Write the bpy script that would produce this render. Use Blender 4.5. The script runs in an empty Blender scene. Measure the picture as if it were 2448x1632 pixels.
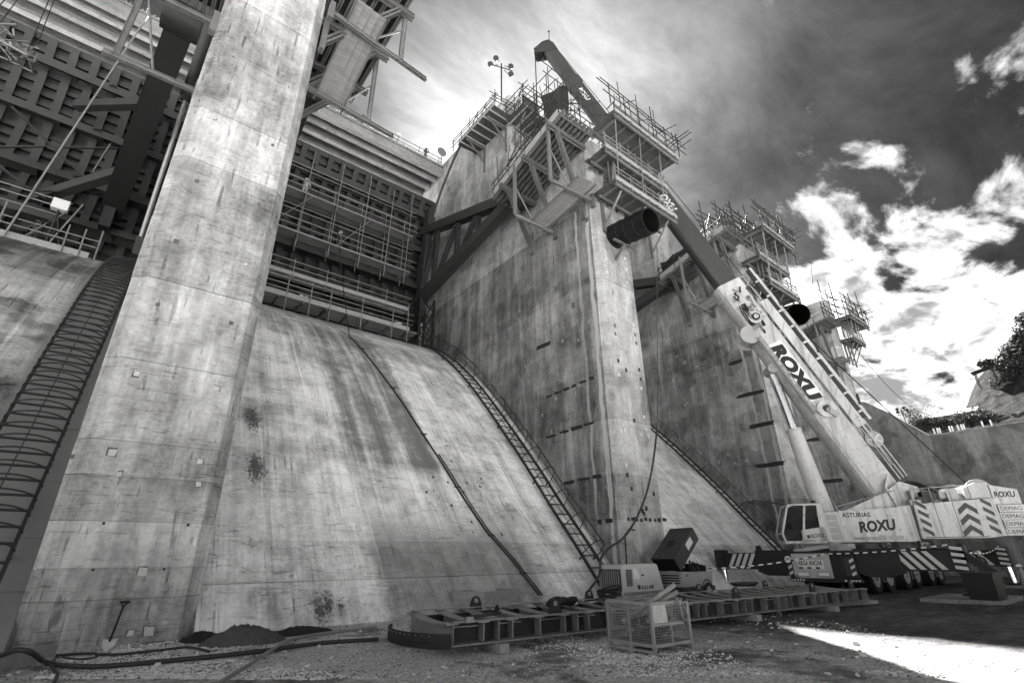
import bpy, bmesh, math, random
from math import sin, cos, tan, atan2, radians, pi, sqrt, hypot
from mathutils import Vector as V, Matrix as M
random.seed(7)
S = bpy.context.scene
COL = S.collection

# ------------------------------------------------------------------ camera
# world: X along the dam (right), Y upstream, Z up; ground at z = 0, metres
YAW, PITCH, ROLL, FPX = radians(38.99), radians(23.457), radians(-0.65), 1190.6
EYE = V((0, 0, 1.7))
_f = V((sin(YAW)*cos(PITCH), cos(YAW)*cos(PITCH), sin(PITCH)))
_r0 = V((cos(YAW), -sin(YAW), 0)); _u0 = _r0.cross(_f)
_r = _r0*cos(ROLL) + _u0*sin(ROLL); _u = _u0*cos(ROLL) - _r0*sin(ROLL)
cam = bpy.data.cameras.new('camera'); cam_o = bpy.data.objects.new('camera', cam)
COL.objects.link(cam_o)
cam.sensor_width = 36; cam.lens = 36*FPX/2448; cam.clip_start = .05; cam.clip_end = 3000
cam_o.matrix_world = M(((_r.x, _u.x, -_f.x, EYE.x), (_r.y, _u.y, -_f.y, EYE.y), (_r.z, _u.z, -_f.z, EYE.z), (0, 0, 0, 1)))
S.camera = cam_o
def at(x, y, ax, val):
    """survey helper: where the sight line through photo point (x, y) meets the plane axis = val"""
    d = _f + _r*((x-1224)/FPX) - _u*((y-816)/FPX)
    return EYE + d*((val-EYE[ax])/d[ax])

# ------------------------------------------------------------------ sun and sky
SUN_AZ, SUN_EL = radians(41.7), radians(46.0)
SUN = V((sin(SUN_AZ)*cos(SUN_EL), cos(SUN_AZ)*cos(SUN_EL), sin(SUN_EL)))
sl = bpy.data.lights.new('sun', 'SUN'); sl.energy = 2.8; sl.angle = radians(1.1); sl.color = (1, .99, .97)
so = bpy.data.objects.new('sun', sl); COL.objects.link(so)
so.rotation_euler = SUN.to_track_quat('Z', 'Y').to_euler(); so.location = (60, 60, 80)
EXPOSURE = 4.4
S.view_settings.view_transform = 'Standard'; S.view_settings.look = 'None'
S.view_settings.exposure = EXPOSURE; S.view_settings.gamma = 1.0
S.render.engine = 'CYCLES'
S.cycles.max_bounces = 6; S.cycles.diffuse_bounces = 3; S.cycles.glossy_bounces = 2
S.cycles.use_adaptive_sampling = True; S.cycles.adaptive_threshold = .02

class NT:
    """tiny node-tree writer"""
    def __init__(s, t): s.t = t; s.n = t.nodes; s.l = t.links
    def new(s, k, **kw):
        n = s.n.new(k)
        for a, b in kw.items(): setattr(n, a, b)
        return n
    def put(s, sock, v):
        if hasattr(v, 'is_output') or isinstance(v, bpy.types.NodeSocket): s.l.new(v, sock)
        else: sock.default_value = v
    def math(s, op, a, b=0.0, c=0.0, clamp=False):
        n = s.new('ShaderNodeMath', operation=op, use_clamp=clamp)
        s.put(n.inputs[0], a); s.put(n.inputs[1], b); s.put(n.inputs[2], c)
        return n.outputs[0]
    def vmath(s, op, a, b=(0, 0, 0)):
        n = s.new('ShaderNodeVectorMath', operation=op)
        s.put(n.inputs[0], a); s.put(n.inputs[1], b)
        return n.outputs['Value'] if op in ('DOT_PRODUCT', 'LENGTH', 'DISTANCE') else n.outputs[0]
    def noise(s, vec, scale, detail=4, rough=.55, dist=0.0, lac=2.0):
        n = s.new('ShaderNodeTexNoise')
        s.l.new(vec, n.inputs['Vector'])
        n.inputs['Scale'].default_value = scale; n.inputs['Detail'].default_value = detail
        n.inputs['Roughness'].default_value = rough; n.inputs['Distortion'].default_value = dist
        n.inputs['Lacunarity'].default_value = lac
        return n.outputs['Fac']
    def vor(s, vec, scale, feature='F1'):
        n = s.new('ShaderNodeTexVoronoi', feature=feature)
        s.l.new(vec, n.inputs['Vector']); n.inputs['Scale'].default_value = scale
        return n.outputs['Distance']
    def smooth(s, x, lo, hi, a=0.0, b=1.0):
        n = s.new('ShaderNodeMapRange', interpolation_type='SMOOTHSTEP')
        s.put(n.inputs[0], x); s.put(n.inputs[1], lo); s.put(n.inputs[2], hi); s.put(n.inputs[3], a); s.put(n.inputs[4], b)
        return n.outputs[0]
    def lin(s, x, lo, hi, a=0.0, b=1.0):
        n = s.new('ShaderNodeMapRange'); n.clamp = True
        s.put(n.inputs[0], x); s.put(n.inputs[1], lo); s.put(n.inputs[2], hi); s.put(n.inputs[3], a); s.put(n.inputs[4], b)
        return n.outputs[0]
    def mapv(s, vec, scale=(1, 1, 1), loc=(0, 0, 0), rot=(0, 0, 0)):
        n = s.new('ShaderNodeMapping'); s.l.new(vec, n.inputs[0])
        n.inputs['Location'].default_value = loc; n.inputs['Rotation'].default_value = rot; n.inputs['Scale'].default_value = scale
        return n.outputs[0]
    def mix(s, f, a, b):      # scalar mix
        n = s.new('ShaderNodeMix', data_type='FLOAT')
        s.put(n.inputs[0], f); s.put(n.inputs[2], a); s.put(n.inputs[3], b)
        return n.outputs[0]
    def grey(s, x):
        n = s.new('ShaderNodeCombineColor')
        for k in range(3): s.put(n.inputs[k], x)
        return n.outputs[0]
    def sep(s, v):
        n = s.new('ShaderNodeSeparateXYZ'); s.l.new(v, n.inputs[0]); return n.outputs

def build_world():
    w = bpy.data.worlds.new('World'); S.world = w; w.use_nodes = True
    t = NT(w.node_tree); t.n.clear()
    out = t.new('ShaderNodeOutputWorld'); bg = t.new('ShaderNodeBackground')
    bg.inputs['Strength'].default_value = 0.1
    sky = t.new('ShaderNodeTexSky', sky_type='NISHITA'); sky.sun_disc = False
    sky.sun_elevation = SUN_EL; sky.sun_rotation = SUN_AZ; sky.air_density = 1.0; sky.dust_density = 1.6; sky.ozone_density = 1.0
    # black-and-white film behind a red filter: only the red part of the sky counts
    sc = t.new('ShaderNodeSeparateColor'); t.l.new(sky.outputs[0], sc.inputs[0])
    blue = t.math('MULTIPLY', sc.outputs[0], 0.0055)
    d = t.new('ShaderNodeTexCoord').outputs['Generated']
    dx, dy, dz = t.sep(d)
    zc = t.math('ADD', t.math('MAXIMUM', dz, 0.0), 0.16)
    cx = t.math('DIVIDE', dx, zc); cy = t.math('DIVIDE', dy, zc)
    cb = t.new('ShaderNodeCombineXYZ'); t.l.new(cx, cb.inputs[0]); t.l.new(cy, cb.inputs[1])
    P = cb.outputs[0]
    # broken cumulus deck: solid towards the horizon and open overhead, as any deck of clouds looks
    big = t.noise(t.mapv(P, (1.0, 1.0, 1), CLOUD_OFF), .9, 3, .5, .2)
    fine = t.noise(t.mapv(P, (1.0, 1.6, 1), (2.3, 1.7, 0), (0, 0, radians(28))), 3.4, 7, .58, .25)
    dens = t.math('ADD', t.math('MULTIPLY', big, .50), t.math('MULTIPLY', fine, .62))
    th = t.smooth(dz, .38, .80, .49, .69)
    dd = t.math('SUBTRACT', dens, th)
    cum = t.smooth(dd, -.03, .10)
    # thin high streaks
    ci = t.noise(t.mapv(P, (.85, 1.5, 1), (0, 0, 0), (0, 0, radians(-35))), 2.4, 7, .64, .35)
    cir = t.smooth(ci, .34, .80, 0, .9)
    # light scattered forward round the sun by the thin veil
    cs = t.math('MAXIMUM', t.vmath('DOT_PRODUCT', d, tuple(SUN)), 0.0)
    g1 = t.math('POWER', cs, 40.0); g2 = t.math('POWER', cs, 9.0)
    glow = t.math('ADD', t.math('MULTIPLY', g1, .55), t.math('MULTIPLY', g2, .095))
    veil = t.math('MULTIPLY', glow, t.math('ADD', t.math('MULTIPLY', cir, 1.3), .45))
    base = t.math('ADD', t.math('ADD', blue, veil), t.math('MULTIPLY', cir, .028))
    shade = t.noise(t.mapv(P, (1, 1.6, 1), (5.1, 3.3, 0), (0, 0, radians(28))), 3.2, 4, .6, .3)
    lum = t.mix(t.math('MULTIPLY', t.smooth(dd, -.05, .13), t.smooth(shade, .30, .58)), CLOUD_HI, CLOUD_LO)
    col = t.mix(cum, base, lum)
    t.l.new(t.grey(col), bg.inputs['Color']); t.l.new(bg.outputs[0], out.inputs[0])
CLOUD_OFF = (0.4, 0.9, 0); CLOUD_HI = 1.7; CLOUD_LO = .21
build_world()

# ------------------------------------------------------------------ materials
MAT = {}
def mat_new(name):
    m = bpy.data.materials.new(name); m.use_nodes = True
    t = NT(m.node_tree); b = t.n['Principled BSDF']; MAT[name] = m
    return m, t, b
def bump(t, b, h, strength=.3, dist=.02):
    n = t.new('ShaderNodeBump'); n.inputs['Strength'].default_value = strength; n.inputs['Distance'].default_value = dist
    t.l.new(h, n.inputs['Height']); t.l.new(n.outputs[0], b.inputs['Normal'])
def plain(name, v, rough=.6, metal=0.0, var=.25, scale=3.0, bmp=.1, stretch=(1, 1, 1), spec=.4, wear=None, grime=0.0):
    """painted / bare material with uneven tone, grime and optional worn spots"""
    m, t, b = mat_new(name)
    P = t.new('ShaderNodeNewGeometry').outputs['Position']
    Q = t.mapv(P, stretch)
    n1 = t.noise(Q, scale, 3, .6); n2 = t.noise(P, scale*9, 2, .6)
    k = t.math('ADD', t.math('MULTIPLY', t.math('SUBTRACT', n1, .5), var*2), t.math('MULTIPLY', t.math('SUBTRACT', n2, .5), var*.8))
    rnd = t.new('ShaderNodeObjectInfo').outputs['Random']
    k = t.math('ADD', k, t.math('MULTIPLY', t.math('SUBTRACT', rnd, .5), var*.5))
    val = t.math('MULTIPLY', t.math('ADD', k, 1.0), v)
    if wear is not None:
        w = t.smooth(t.noise(P, scale*2.7, 7, .7), .60, .66)
        val = t.mix(w, val, wear)
    if grime:      # oily runs and dust
        g = t.smooth(t.noise(t.mapv(P, (2.6, 2.6, .22), (4, 1, 2)), 1.0, 4, .65), .46, .68)
        g2 = t.smooth(t.noise(P, 4.5, 5, .7), .52, .70)
        val = t.math('MULTIPLY', val, t.math('SUBTRACT', 1.0, t.math('MULTIPLY', t.math('MAXIMUM', g, t.math('MULTIPLY', g2, .8)), grime)))
    val = t.math('MAXIMUM', val, .002)
    t.l.new(t.grey(val), b.inputs['Base Color'])
    t.l.new(t.math('ADD', t.math('MULTIPLY', n2, .25), rough-.12), b.inputs['Roughness'])
    b.inputs['Metallic'].default_value = metal; b.inputs['Specular IOR Level'].default_value = spec
    if bmp: bump(t, b, n2, bmp, .01)
    return m
def concrete(name, v, streak=(1.3, 1.3, .12), amt=1.0, blot=.5, extra=None, fine=1.0, flank=1.0, off=(9, 2, 4)):
    m, t, b = mat_new(name)
    P = t.new('ShaderNodeNewGeometry').outputs['Position']
    n1 = t.noise(P, .32, 3, .6, .4)
    n2 = t.noise(t.mapv(P, streak), 1.0, 4, .62, .15)
    n2b = t.noise(t.mapv(P, tuple(4.5*c for c in streak), (3, 7, 1)), 1.0, 2, .6)
    n3 = t.noise(P, 9.0, 3, .65)
    n4 = t.noise(P, 1.5, 5, .68, .3)
    k = t.math('MULTIPLY', t.math('SUBTRACT', n1, .5), .75*amt)
    k = t.math('ADD', k, t.math('MULTIPLY', t.math('SUBTRACT', n2, .5), 1.25*amt))
    k = t.math('ADD', k, t.math('MULTIPLY', t.math('SUBTRACT', n2b, .5), .42*amt))
    k = t.math('ADD', k, t.math('MULTIPLY', t.math('SUBTRACT', n3, .5), .5*fine))
    k = t.math('ADD', k, t.math('MULTIPLY', t.math('SUBTRACT', n4, .5), 1.15*amt))
    rnd = t.new('ShaderNodeObjectInfo').outputs['Random']
    k = t.math('ADD', k, t.math('MULTIPLY', t.math('SUBTRACT', rnd, .5), .24))
    # darker damp fields with broken edges
    fld = t.math('ADD', t.math('MULTIPLY', t.noise(t.mapv(P, (1, 1, .8), off), .42, 2, .5), .8), t.math('MULTIPLY', n3, .12))
    fld = t.math('ADD', fld, t.math('MULTIPLY', n2, .16))
    k = t.math('SUBTRACT', k, t.math('MULTIPLY', t.smooth(fld, .55, .60), blot*.55))
    # pale lime runs
    run = t.noise(t.mapv(P, tuple(1.7*c for c in streak), (11, 5, 0)), 1.0, 3, .5)
    k = t.math('ADD', k, t.math('MULTIPLY', t.smooth(run, .62, .72), .28*amt))
    # thin dark weeps below joints and ties, and hair lines between placements
    weep = t.noise(t.mapv(P, tuple(6.0*c for c in streak), (1, 9, 2)), 1.0, 1, .5)
    k = t.math('SUBTRACT', k, t.math('MULTIPLY', t.math('MULTIPLY', t.smooth(weep, .61, .68), t.smooth(n4, .47, .6)), .42*amt))
    pour = t.noise(t.mapv(P, (.22, .22, 3.2) if streak[2] > .1 else (.2, 1.5, 1.5), (2, 2, 5)), 1.0, 3, .6)
    k = t.math('SUBTRACT', k, t.math('MULTIPLY', t.smooth(t.math('ABSOLUTE', t.math('SUBTRACT', pour, .5)), .0, .012, 1, 0), .22))
    # pits
    pit = t.smooth(t.vor(P, 7.0), .05, .10, 1, 0)
    pm = t.smooth(t.noise(P, 1.1, 2), .5, .62)
    k = t.math('SUBTRACT', k, t.math('MULTIPLY', t.math('MULTIPLY', pit, pm), .35))
    val = t.math('MULTIPLY', t.math('POWER', t.math('MAXIMUM', t.math('ADD', k, 1.0), .05), 1.75), v)
    if flank < 1:     # flanks: faces turned along X toned darker, unevenly
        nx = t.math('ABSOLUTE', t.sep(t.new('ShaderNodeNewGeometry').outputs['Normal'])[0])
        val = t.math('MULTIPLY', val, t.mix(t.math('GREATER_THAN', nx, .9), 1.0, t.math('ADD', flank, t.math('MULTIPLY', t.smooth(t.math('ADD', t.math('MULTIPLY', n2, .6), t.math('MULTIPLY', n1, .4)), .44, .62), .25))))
    if extra: val = extra(t, P, val, dict(n1=n1, n2=n2, n3=n3, n4=n4))
    val = t.math('DIVIDE', t.math('MAXIMUM', val, .015), t.math('ADD', 1.0, t.math('MULTIPLY', t.math('POWER', val, 3.0), .18)))
    t.l.new(t.grey(val), b.inputs['Base Color'])
    b.inputs['Roughness'].default_value = .88; b.inputs['Specular IOR Level'].default_value = .25
    h = t.math('ADD', t.math('ADD', t.math('MULTIPLY', n3, .6), t.math('MULTIPLY', n4, .8)), t.math('MULTIPLY', pit, -.5))
    bump(t, b, h, .6, .03)
    return m

# ------------------------------------------------------------------ mesh helpers
ORG = {}
def setp(o, label=None, cat=None, group=None, kind=None):
    if label: o['label'] = label
    if cat: o['category'] = cat
    if group: o['group'] = group
    if kind: o['kind'] = kind
    return o
def thing(name, label, cat, loc=(0, 0, 0), group=None):
    o = bpy.data.objects.new(name, None); COL.objects.link(o); o.empty_display_size = .2
    o.location = loc; ORG[o.name] = V(loc)
    return setp(o, label, cat, group)
def org(o): return ORG.get(o.name, V((0, 0, 0))) if o else V((0, 0, 0))
def frame(p, q, up=(0, 0, 1)):
    p, q = V(p), V(q); d = q-p; L = d.length; d = d/L if L > 1e-9 else V((0, 0, 1)); u = V(up)
    if abs(d.dot(u.normalized())) > .995: u = V((0, 1, 0)) if abs(d.y) < .9 else V((1, 0, 0))
    a = u.cross(d).normalized(); b = d.cross(a).normalized()   # a sideways, b up-ish
    return d, a, b, L
class MB:
    def __init__(s): s.v = []; s.f = []; s.sm = []
    def add(s, vs, fs, smooth=False):
        k = len(s.v); s.v += [V(p) for p in vs]
        for f in fs: s.f.append(tuple(i+k for i in f)); s.sm.append(smooth)
        return s
    def hexa(s, c):   # 8 corners: bottom 4 ccw, top 4 ccw
        return s.add(c, [(3, 2, 1, 0), (4, 5, 6, 7), (0, 1, 5, 4), (1, 2, 6, 5), (2, 3, 7, 6), (3, 0, 4, 7)])
    def box(s, lo, hi):
        x0, y0, z0 = lo; x1, y1, z1 = hi
        return s.hexa([(x0, y0, z0), (x1, y0, z0), (x1, y1, z0), (x0, y1, z0), (x0, y0, z1), (x1, y0, z1), (x1, y1, z1), (x0, y1, z1)])
    def beam(s, p, q, w, h, up=(0, 0, 1), w2=None, h2=None):
        d, a, b, L = frame(p, q, up); p, q = V(p), V(q); w2 = w if w2 is None else w2; h2 = h if h2 is None else h2
        return s.hexa([p-a*w/2-b*h/2, p+a*w/2-b*h/2, p+a*w/2+b*h/2, p-a*w/2+b*h/2, q-a*w2/2-b*h2/2, q+a*w2/2-b*h2/2, q+a*w2/2+b*h2/2, q-a*w2/2+b*h2/2])
    def ibeam(s, p, q, w, h, t=.03, up=(0, 0, 1)):
        d, a, b, L = frame(p, q, up); p, q = V(p), V(q)
        s.beam(p+b*(h-t)/2, q+b*(h-t)/2, w, t, up); s.beam(p-b*(h-t)/2, q-b*(h-t)/2, w, t, up)
        return s.beam(p, q, t, h-2*t, up)
    def tube(s, p, q, r, n=8, r2=None, cap=True, smooth=True):
        d, a, b, L = frame(p, q); p, q = V(p), V(q); r2 = r if r2 is None else r2
        vs = [p+(a*cos(2*pi*i/n)+b*sin(2*pi*i/n))*r for i in range(n)]+[q+(a*cos(2*pi*i/n)+b*sin(2*pi*i/n))*r2 for i in range(n)]
        s.add(vs, [(i, (i+1) % n, n+(i+1) % n, n+i) for i in range(n)], smooth)
        if cap: s.add(vs, [tuple(range(n-1, -1, -1)), tuple(range(n, 2*n))])
        return s
    def path(s, pts, r, n=7, cap=True, smooth=True):
        pts = [V(p) for p in pts]; rings = []; up = V((0, 0, 1)); pa = None
        for i, p in enumerate(pts):
            d = (pts[min(i+1, len(pts)-1)]-pts[max(i-1, 0)]).normalized()
            if pa is None:
                a = up.cross(d) if abs(d.z) < .95 else V((1, 0, 0)).cross(d)
            else: a = pa-d*pa.dot(d)
            a.normalize(); pa = a; b = d.cross(a)
            rr = r[i] if isinstance(r, (list, tuple)) else r
            rings.append([p+(a*cos(2*pi*k/n)+b*sin(2*pi*k/n))*rr for k in range(n)])
        vs = [v for g in rings for v in g]; m = len(pts)
        fs = [(i*n+k, i*n+(k+1) % n, (i+1)*n+(k+1) % n, (i+1)*n+k) for i in range(m-1) for k in range(n)]
        s.add(vs, fs, smooth)
        if cap: s.add(vs, [tuple(range(n-1, -1, -1)), tuple(range((m-1)*n, m*n))])
        return s
    def prism(s, poly, vec):   # planar polygon swept by vec
        vec = V(vec); n = len(poly); vs = [V(p) for p in poly]; vs += [p+vec for p in vs]
        return s.add(vs, [tuple(range(n-1, -1, -1)), tuple(range(n, 2*n))]+[(i, (i+1) % n, n+(i+1) % n, n+i) for i in range(n)])
    def sheet(s, rows, smooth=True):
        m = len(rows); n = len(rows[0]); vs = [p for r in rows for p in r]
        return s.add(vs, [(i*n+k, i*n+k+1, (i+1)*n+k+1, (i+1)*n+k) for i in range(m-1) for k in range(n-1)], smooth)
    def ball(s, c, r, nu=10, nv=7, R=None):
        r = r if hasattr(r, '__len__') else (r, r, r); vs = []; c = V(c)
        for j in range(nv+1):
            th = pi*j/nv
            for i in range(nu):
                p = V((r[0]*sin(th)*cos(2*pi*i/nu), r[1]*sin(th)*sin(2*pi*i/nu), r[2]*cos(th)))
                vs.append(c+(R @ p if R else p))
        return s.add(vs, [(j*nu+i, (j+1)*nu+i, (j+1)*nu+(i+1) % nu, j*nu+(i+1) % nu) for j in range(nv) for i in range(nu)], True)
    def build(s, name, mat, parent=None, at_=None, **props):
        o0 = org(parent) if at_ is None else V(at_)
        me = bpy.data.meshes.new(name); me.from_pydata([tuple(p-o0) for p in s.v], [], s.f)
        me.polygons.foreach_set('use_smooth', s.sm); me.update()
        if mat: me.materials.append(MAT[mat])
        o = bpy.data.objects.new(name, me); COL.objects.link(o)
        if parent: o.parent = parent; ORG[o.name] = o0
        elif at_ is not None: o.location = o0; ORG[o.name] = o0
        else: ORG[o.name] = V((0, 0, 0))
        setp(o, **props)
        return o
_unit = {}
def unit(kind, mat):
    k = (kind, mat)
    if k not in _unit:
        m = MB()
        if kind == 'bar': m.box((-.5, -.5, 0), (.5, .5, 1))
        elif kind == 'rod': m.tube((0, 0, 0), (0, 0, 1), 1, 8)
        elif kind == 'chan':     # double channel back to back with a gap, like a formwork waler
            m.box((-.5, -.5, 0), (-.12, -.38, 1)); m.box((-.5, .38, 0), (-.12, .5, 1)); m.box((-.22, -.38, 0), (-.12, .38, 1))
            m.box((.12, -.5, 0), (.5, -.38, 1)); m.box((.12, .38, 0), (.5, .5, 1)); m.box((.12, -.38, 0), (.22, .38, 1))
        elif kind == 'ibar':
            m.box((-.5, -.5, 0), (.5, -.36, 1)); m.box((-.5, .36, 0), (.5, .5, 1)); m.box((-.09, -.36, 0), (.09, .36, 1))
        me = bpy.data.meshes.new(kind+'_'+mat); me.from_pydata([tuple(p) for p in m.v], [], m.f)
        me.polygons.foreach_set('use_smooth', m.sm); me.update(); me.materials.append(MAT[mat]); _unit[k] = me
    return _unit[k]
def piece(name, kind, mat, parent, p, q, w, h, up=(0, 0, 1)):
    """one straight piece sharing its mesh with all alike pieces"""
    d, a, b, L = frame(p, q, up); o = bpy.data.objects.new(name, unit(kind, mat)); COL.objects.link(o)
    p = V(p)-org(parent)
    if parent: o.parent = parent; ORG[o.name] = org(parent)
    o.matrix_local = M(((a.x*w, b.x*h, d.x*L, p.x), (a.y*w, b.y*h, d.y*L, p.y), (a.z*w, b.z*h, d.z*L, p.z), (0, 0, 0, 1)))
    return o
def bar(name, mat, parent, p, q, w, h, up=(0, 0, 1)): return piece(name, 'bar', mat, parent, p, q, w, h, up)
def rod(name, mat, parent, p, q, r): return piece(name, 'rod', mat, parent, p, q, r, r)
def chan(name, mat, parent, p, q, w, h, up=(0, 0, 1)): return piece(name, 'chan', mat, parent, p, q, w, h, up)
def ibar(name, mat, parent, p, q, w, h, up=(0, 0, 1)): return piece(name, 'ibar', mat, parent, p, q, w, h, up)
def lerp(a, b, t): return V(a)*(1-t)+V(b)*t
def catenary(p, q, sag, n=14):
    p, q = V(p), V(q); return [lerp(p, q, i/n)-V((0, 0, sag*4*(i/n)*(1-i/n))) for i in range(n+1)]
def lettering(text, mat, parent, o, ex, ey, size, bold=0.0, shear=0.0, thick=.006, width=None, name='lettering', align='LEFT'):
    """text as a thin raised mesh: o = baseline start, ex reading direction, ey up direction"""
    c = bpy.data.curves.new('txt', 'FONT'); c.body = text; c.size = 1.0; c.offset = bold; c.shear = shear; c.extrude = .5; c.align_x = align
    c.resolution_u = 3
    t = bpy.data.objects.new('txt', c); COL.objects.link(t)
    bpy.context.view_layer.update()
    me = bpy.data.meshes.new_from_object(t.evaluated_get(bpy.context.evaluated_depsgraph_get()))
    bpy.data.objects.remove(t); bpy.data.curves.remove(c)
    ex, ey = V(ex).normalized(), V(ey).normalized(); ez = ex.cross(ey).normalized(); o = V(o)
    xs = [v.co.x for v in me.vertices]; sx = size
    if width: sx = width/(max(xs)-min(xs)); o = o-ex*(min(xs)*sx if align == 'LEFT' else 0)
    o0 = org(parent)
    for v in me.vertices: v.co = o+ex*(v.co.x*sx)+ey*(v.co.y*size)+ez*(v.co.z*thick)-o0
    me.materials.clear(); me.materials.append(MAT[mat])
    ob = bpy.data.objects.new(name, me); COL.objects.link(ob); ob.parent = parent; ORG[ob.name] = o0
    return ob

# ------------------------------------------------------------------ material palette
def strip_light(*ys):      # pale vertical lime runs on pier flanks at given Y
    def ex(t, P, val, n):
        x, y, z = t.sep(P)
        wob = t.math('MULTIPLY', t.math('SUBTRACT', t.noise(t.mapv(P, (1, 1, .5)), 1.2, 4, .6), .5), .5)
        yy = t.math('ADD', y, wob)
        for y0, w, g in ys:
            dd = t.math('ABSOLUTE', t.math('SUBTRACT', yy, y0))
            m = t.smooth(dd, w*.6, w*1.2, 1, 0)
            val = t.mix(t.math('MULTIPLY', m, t.smooth(n['n2'], .3, .6, .35, 1)), val, g)
        return val
    return ex
def chute_extra(t, P, val, n):
    x, y, z = t.sep(P)
    rag = t.math('MULTIPLY', t.math('SUBTRACT', t.noise(P, .9, 6, .65, .3), .5), 1.1)
    xr = t.math('ADD', x, rag)
    # broad weathered panel left of the conduit, and grimy foot
    a = t.math('MULTIPLY', t.smooth(xr, 7.2, 7.9), t.smooth(t.math('ADD', xr, t.math('MULTIPLY', y, .02)), 12.2, 12.6, 1, 0))
    yr = t.math('ADD', y, rag)
    a1 = t.math('MULTIPLY', a, t.math('MULTIPLY', t.smooth(yr, 19.6, 20.3), t.smooth(yr, 29, 32, 1, .15)))
    val = t.mix(t.math('MULTIPLY', a1, t.smooth(t.math('ADD', t.math('MULTIPLY', n['n2'], .7), t.math('MULTIPLY', n['n4'], .3)), .38, .64, .95, .35)), val, .15)
    foot = t.math('MULTIPLY', t.smooth(xr, 7.6, 8.1), t.math('MULTIPLY', t.smooth(xr, 13.6, 15.5, 1, 0), t.smooth(yr, 17.0, 19.0, 1, 0)))
    val = t.mix(t.math('MULTIPLY', foot, t.smooth(t.math('ADD', t.math('MULTIPLY', n['n2'], .5), t.math('MULTIPLY', n['n4'], .5)), .36, .6, .4, .9)), val, .14)
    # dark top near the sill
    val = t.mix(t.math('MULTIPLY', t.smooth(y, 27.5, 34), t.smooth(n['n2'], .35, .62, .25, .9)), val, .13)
    # sprayed mortar / oil splashes
    sp = t.noise(t.mapv(P, (1, .6, .6)), 13, 4, .7); sp2 = t.noise(P, 38, 2, .6)
    for c, r, s in SPLASH:
        d = t.vmath('LENGTH', t.mapv(t.vmath('SUBTRACT', P, tuple(c)), (1/r, .42/r, .42/r)))
        m = t.smooth(t.math('SUBTRACT', t.math('ADD', t.math('MULTIPLY', sp, .7), t.math('MULTIPLY', sp2, .35)), t.math('ADD', t.math('MULTIPLY', d, .26), s)), -.02, .05)
        val = t.mix(t.math('MULTIPLY', m, .93), val, .03)
        val = t.mix(t.smooth(d, .2, 1.5, .35, 0), val, .16)
    # drops thrown over the lower right
    v = t.vor(t.mapv(P, (1, .7, .7), (.3, .8, .1)), 2.2)
    reg = t.math('MULTIPLY', t.smooth(x, 8.5, 10.5), t.math('MULTIPLY', t.smooth(x, 13.6, 15.2, 1, 0), t.math('MULTIPLY', t.smooth(y, 17, 18), t.smooth(y, 20.6, 22.4, 1, 0))))
    m = t.math('MULTIPLY', t.smooth(t.math('ADD', v, t.math('MULTIPLY', n['n3'], .16)), .17, .24, 1, 0), t.math('GREATER_THAN', t.math('MULTIPLY', reg, t.noise(P, .8, 3)), .30))
    val = t.mix(m, val, .035)
    # soft dark slick bands left of centre
    return val
CH = [(15.62, 0), (17.4, 2.15), (19.0, 4.0), (20.6, 5.95), (22.4, 8.0), (24.6, 10.4), (27.2, 13.0), (30.0, 15.3), (33.0, 17.2), (36.0, 18.5), (40.0, 19.4)]
def chz(y):
    for i in range(len(CH)-1):
        if y <= CH[i+1][0] or i == len(CH)-2:
            p0 = CH[max(i-1, 0)]; p1 = CH[i]; p2 = CH[i+1]; p3 = CH[min(i+2, len(CH)-1)]
            t = (y-p1[0])/(p2[0]-p1[0]); h = p2[0]-p1[0]
            m1 = (p2[1]-p0[1])/(p2[0]-p0[0]); m2 = (p3[1]-p1[1])/(p3[0]-p1[0])
            return (2*t**3-3*t**2+1)*p1[1]+(t**3-2*t**2+t)*h*m1+(-2*t**3+3*t**2)*p2[1]+(t**3-t**2)*h*m2
def on_chute(px, py):
    lo, hi = 15.7, 39
    d = at(px, py, 1, 30)-EYE; d = d/d.y
    for _ in range(50):
        m = (lo+hi)/2; p = EYE+d*m
        if p.z < chz(m): hi = m
        else: lo = m
    return EYE+d*lo
def on_chute_first(px, py):
    d = at(px, py, 1, 30)-EYE; d = d/d.y; y = 15.6
    while y < 39:
        p = EYE+d*y
        if p.z < chz(y): return p
        y += .02
    return EYE+d*39
SPLASH = [(on_chute_first(605, 1000), .44, .365), (on_chute_first(612, 1118), .44, .365), (on_chute_first(765, 1458), .26, .36), (on_chute_first(785, 1443), .26, .38), (on_chute_first(815, 1450), .16, .41)]

concrete('concrete_near_pier', .31, amt=.85, blot=.28, off=(3, 6, 2.6))
concrete('concrete_new_pier', .27, amt=.7, blot=.3)
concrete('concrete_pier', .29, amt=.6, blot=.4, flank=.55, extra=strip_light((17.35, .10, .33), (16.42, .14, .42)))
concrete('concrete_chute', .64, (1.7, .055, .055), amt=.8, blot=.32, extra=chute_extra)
concrete('concrete_side_chute', .62, (1.5, .055, .055), amt=.6, blot=.3)
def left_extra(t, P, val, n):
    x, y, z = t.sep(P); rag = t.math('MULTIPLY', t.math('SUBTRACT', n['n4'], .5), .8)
    val = t.mix(t.smooth(t.math('ADD', x, t.math('MULTIPLY', rag, .4)), -3.0, -2.6), val, .20)       # strip under the ladder: recess shade painted into the colour, plus stain
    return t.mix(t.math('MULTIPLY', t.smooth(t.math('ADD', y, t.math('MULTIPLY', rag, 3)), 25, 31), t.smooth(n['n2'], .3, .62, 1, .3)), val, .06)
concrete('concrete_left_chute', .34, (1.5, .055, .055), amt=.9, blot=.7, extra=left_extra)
concrete('concrete_bridge', .20, (.3, 2, 2), amt=.45, blot=.1)
concrete('concrete_wall', .13, amt=.6, blot=.5)
plain('grout', .46, .9, var=.3, scale=9)
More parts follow.
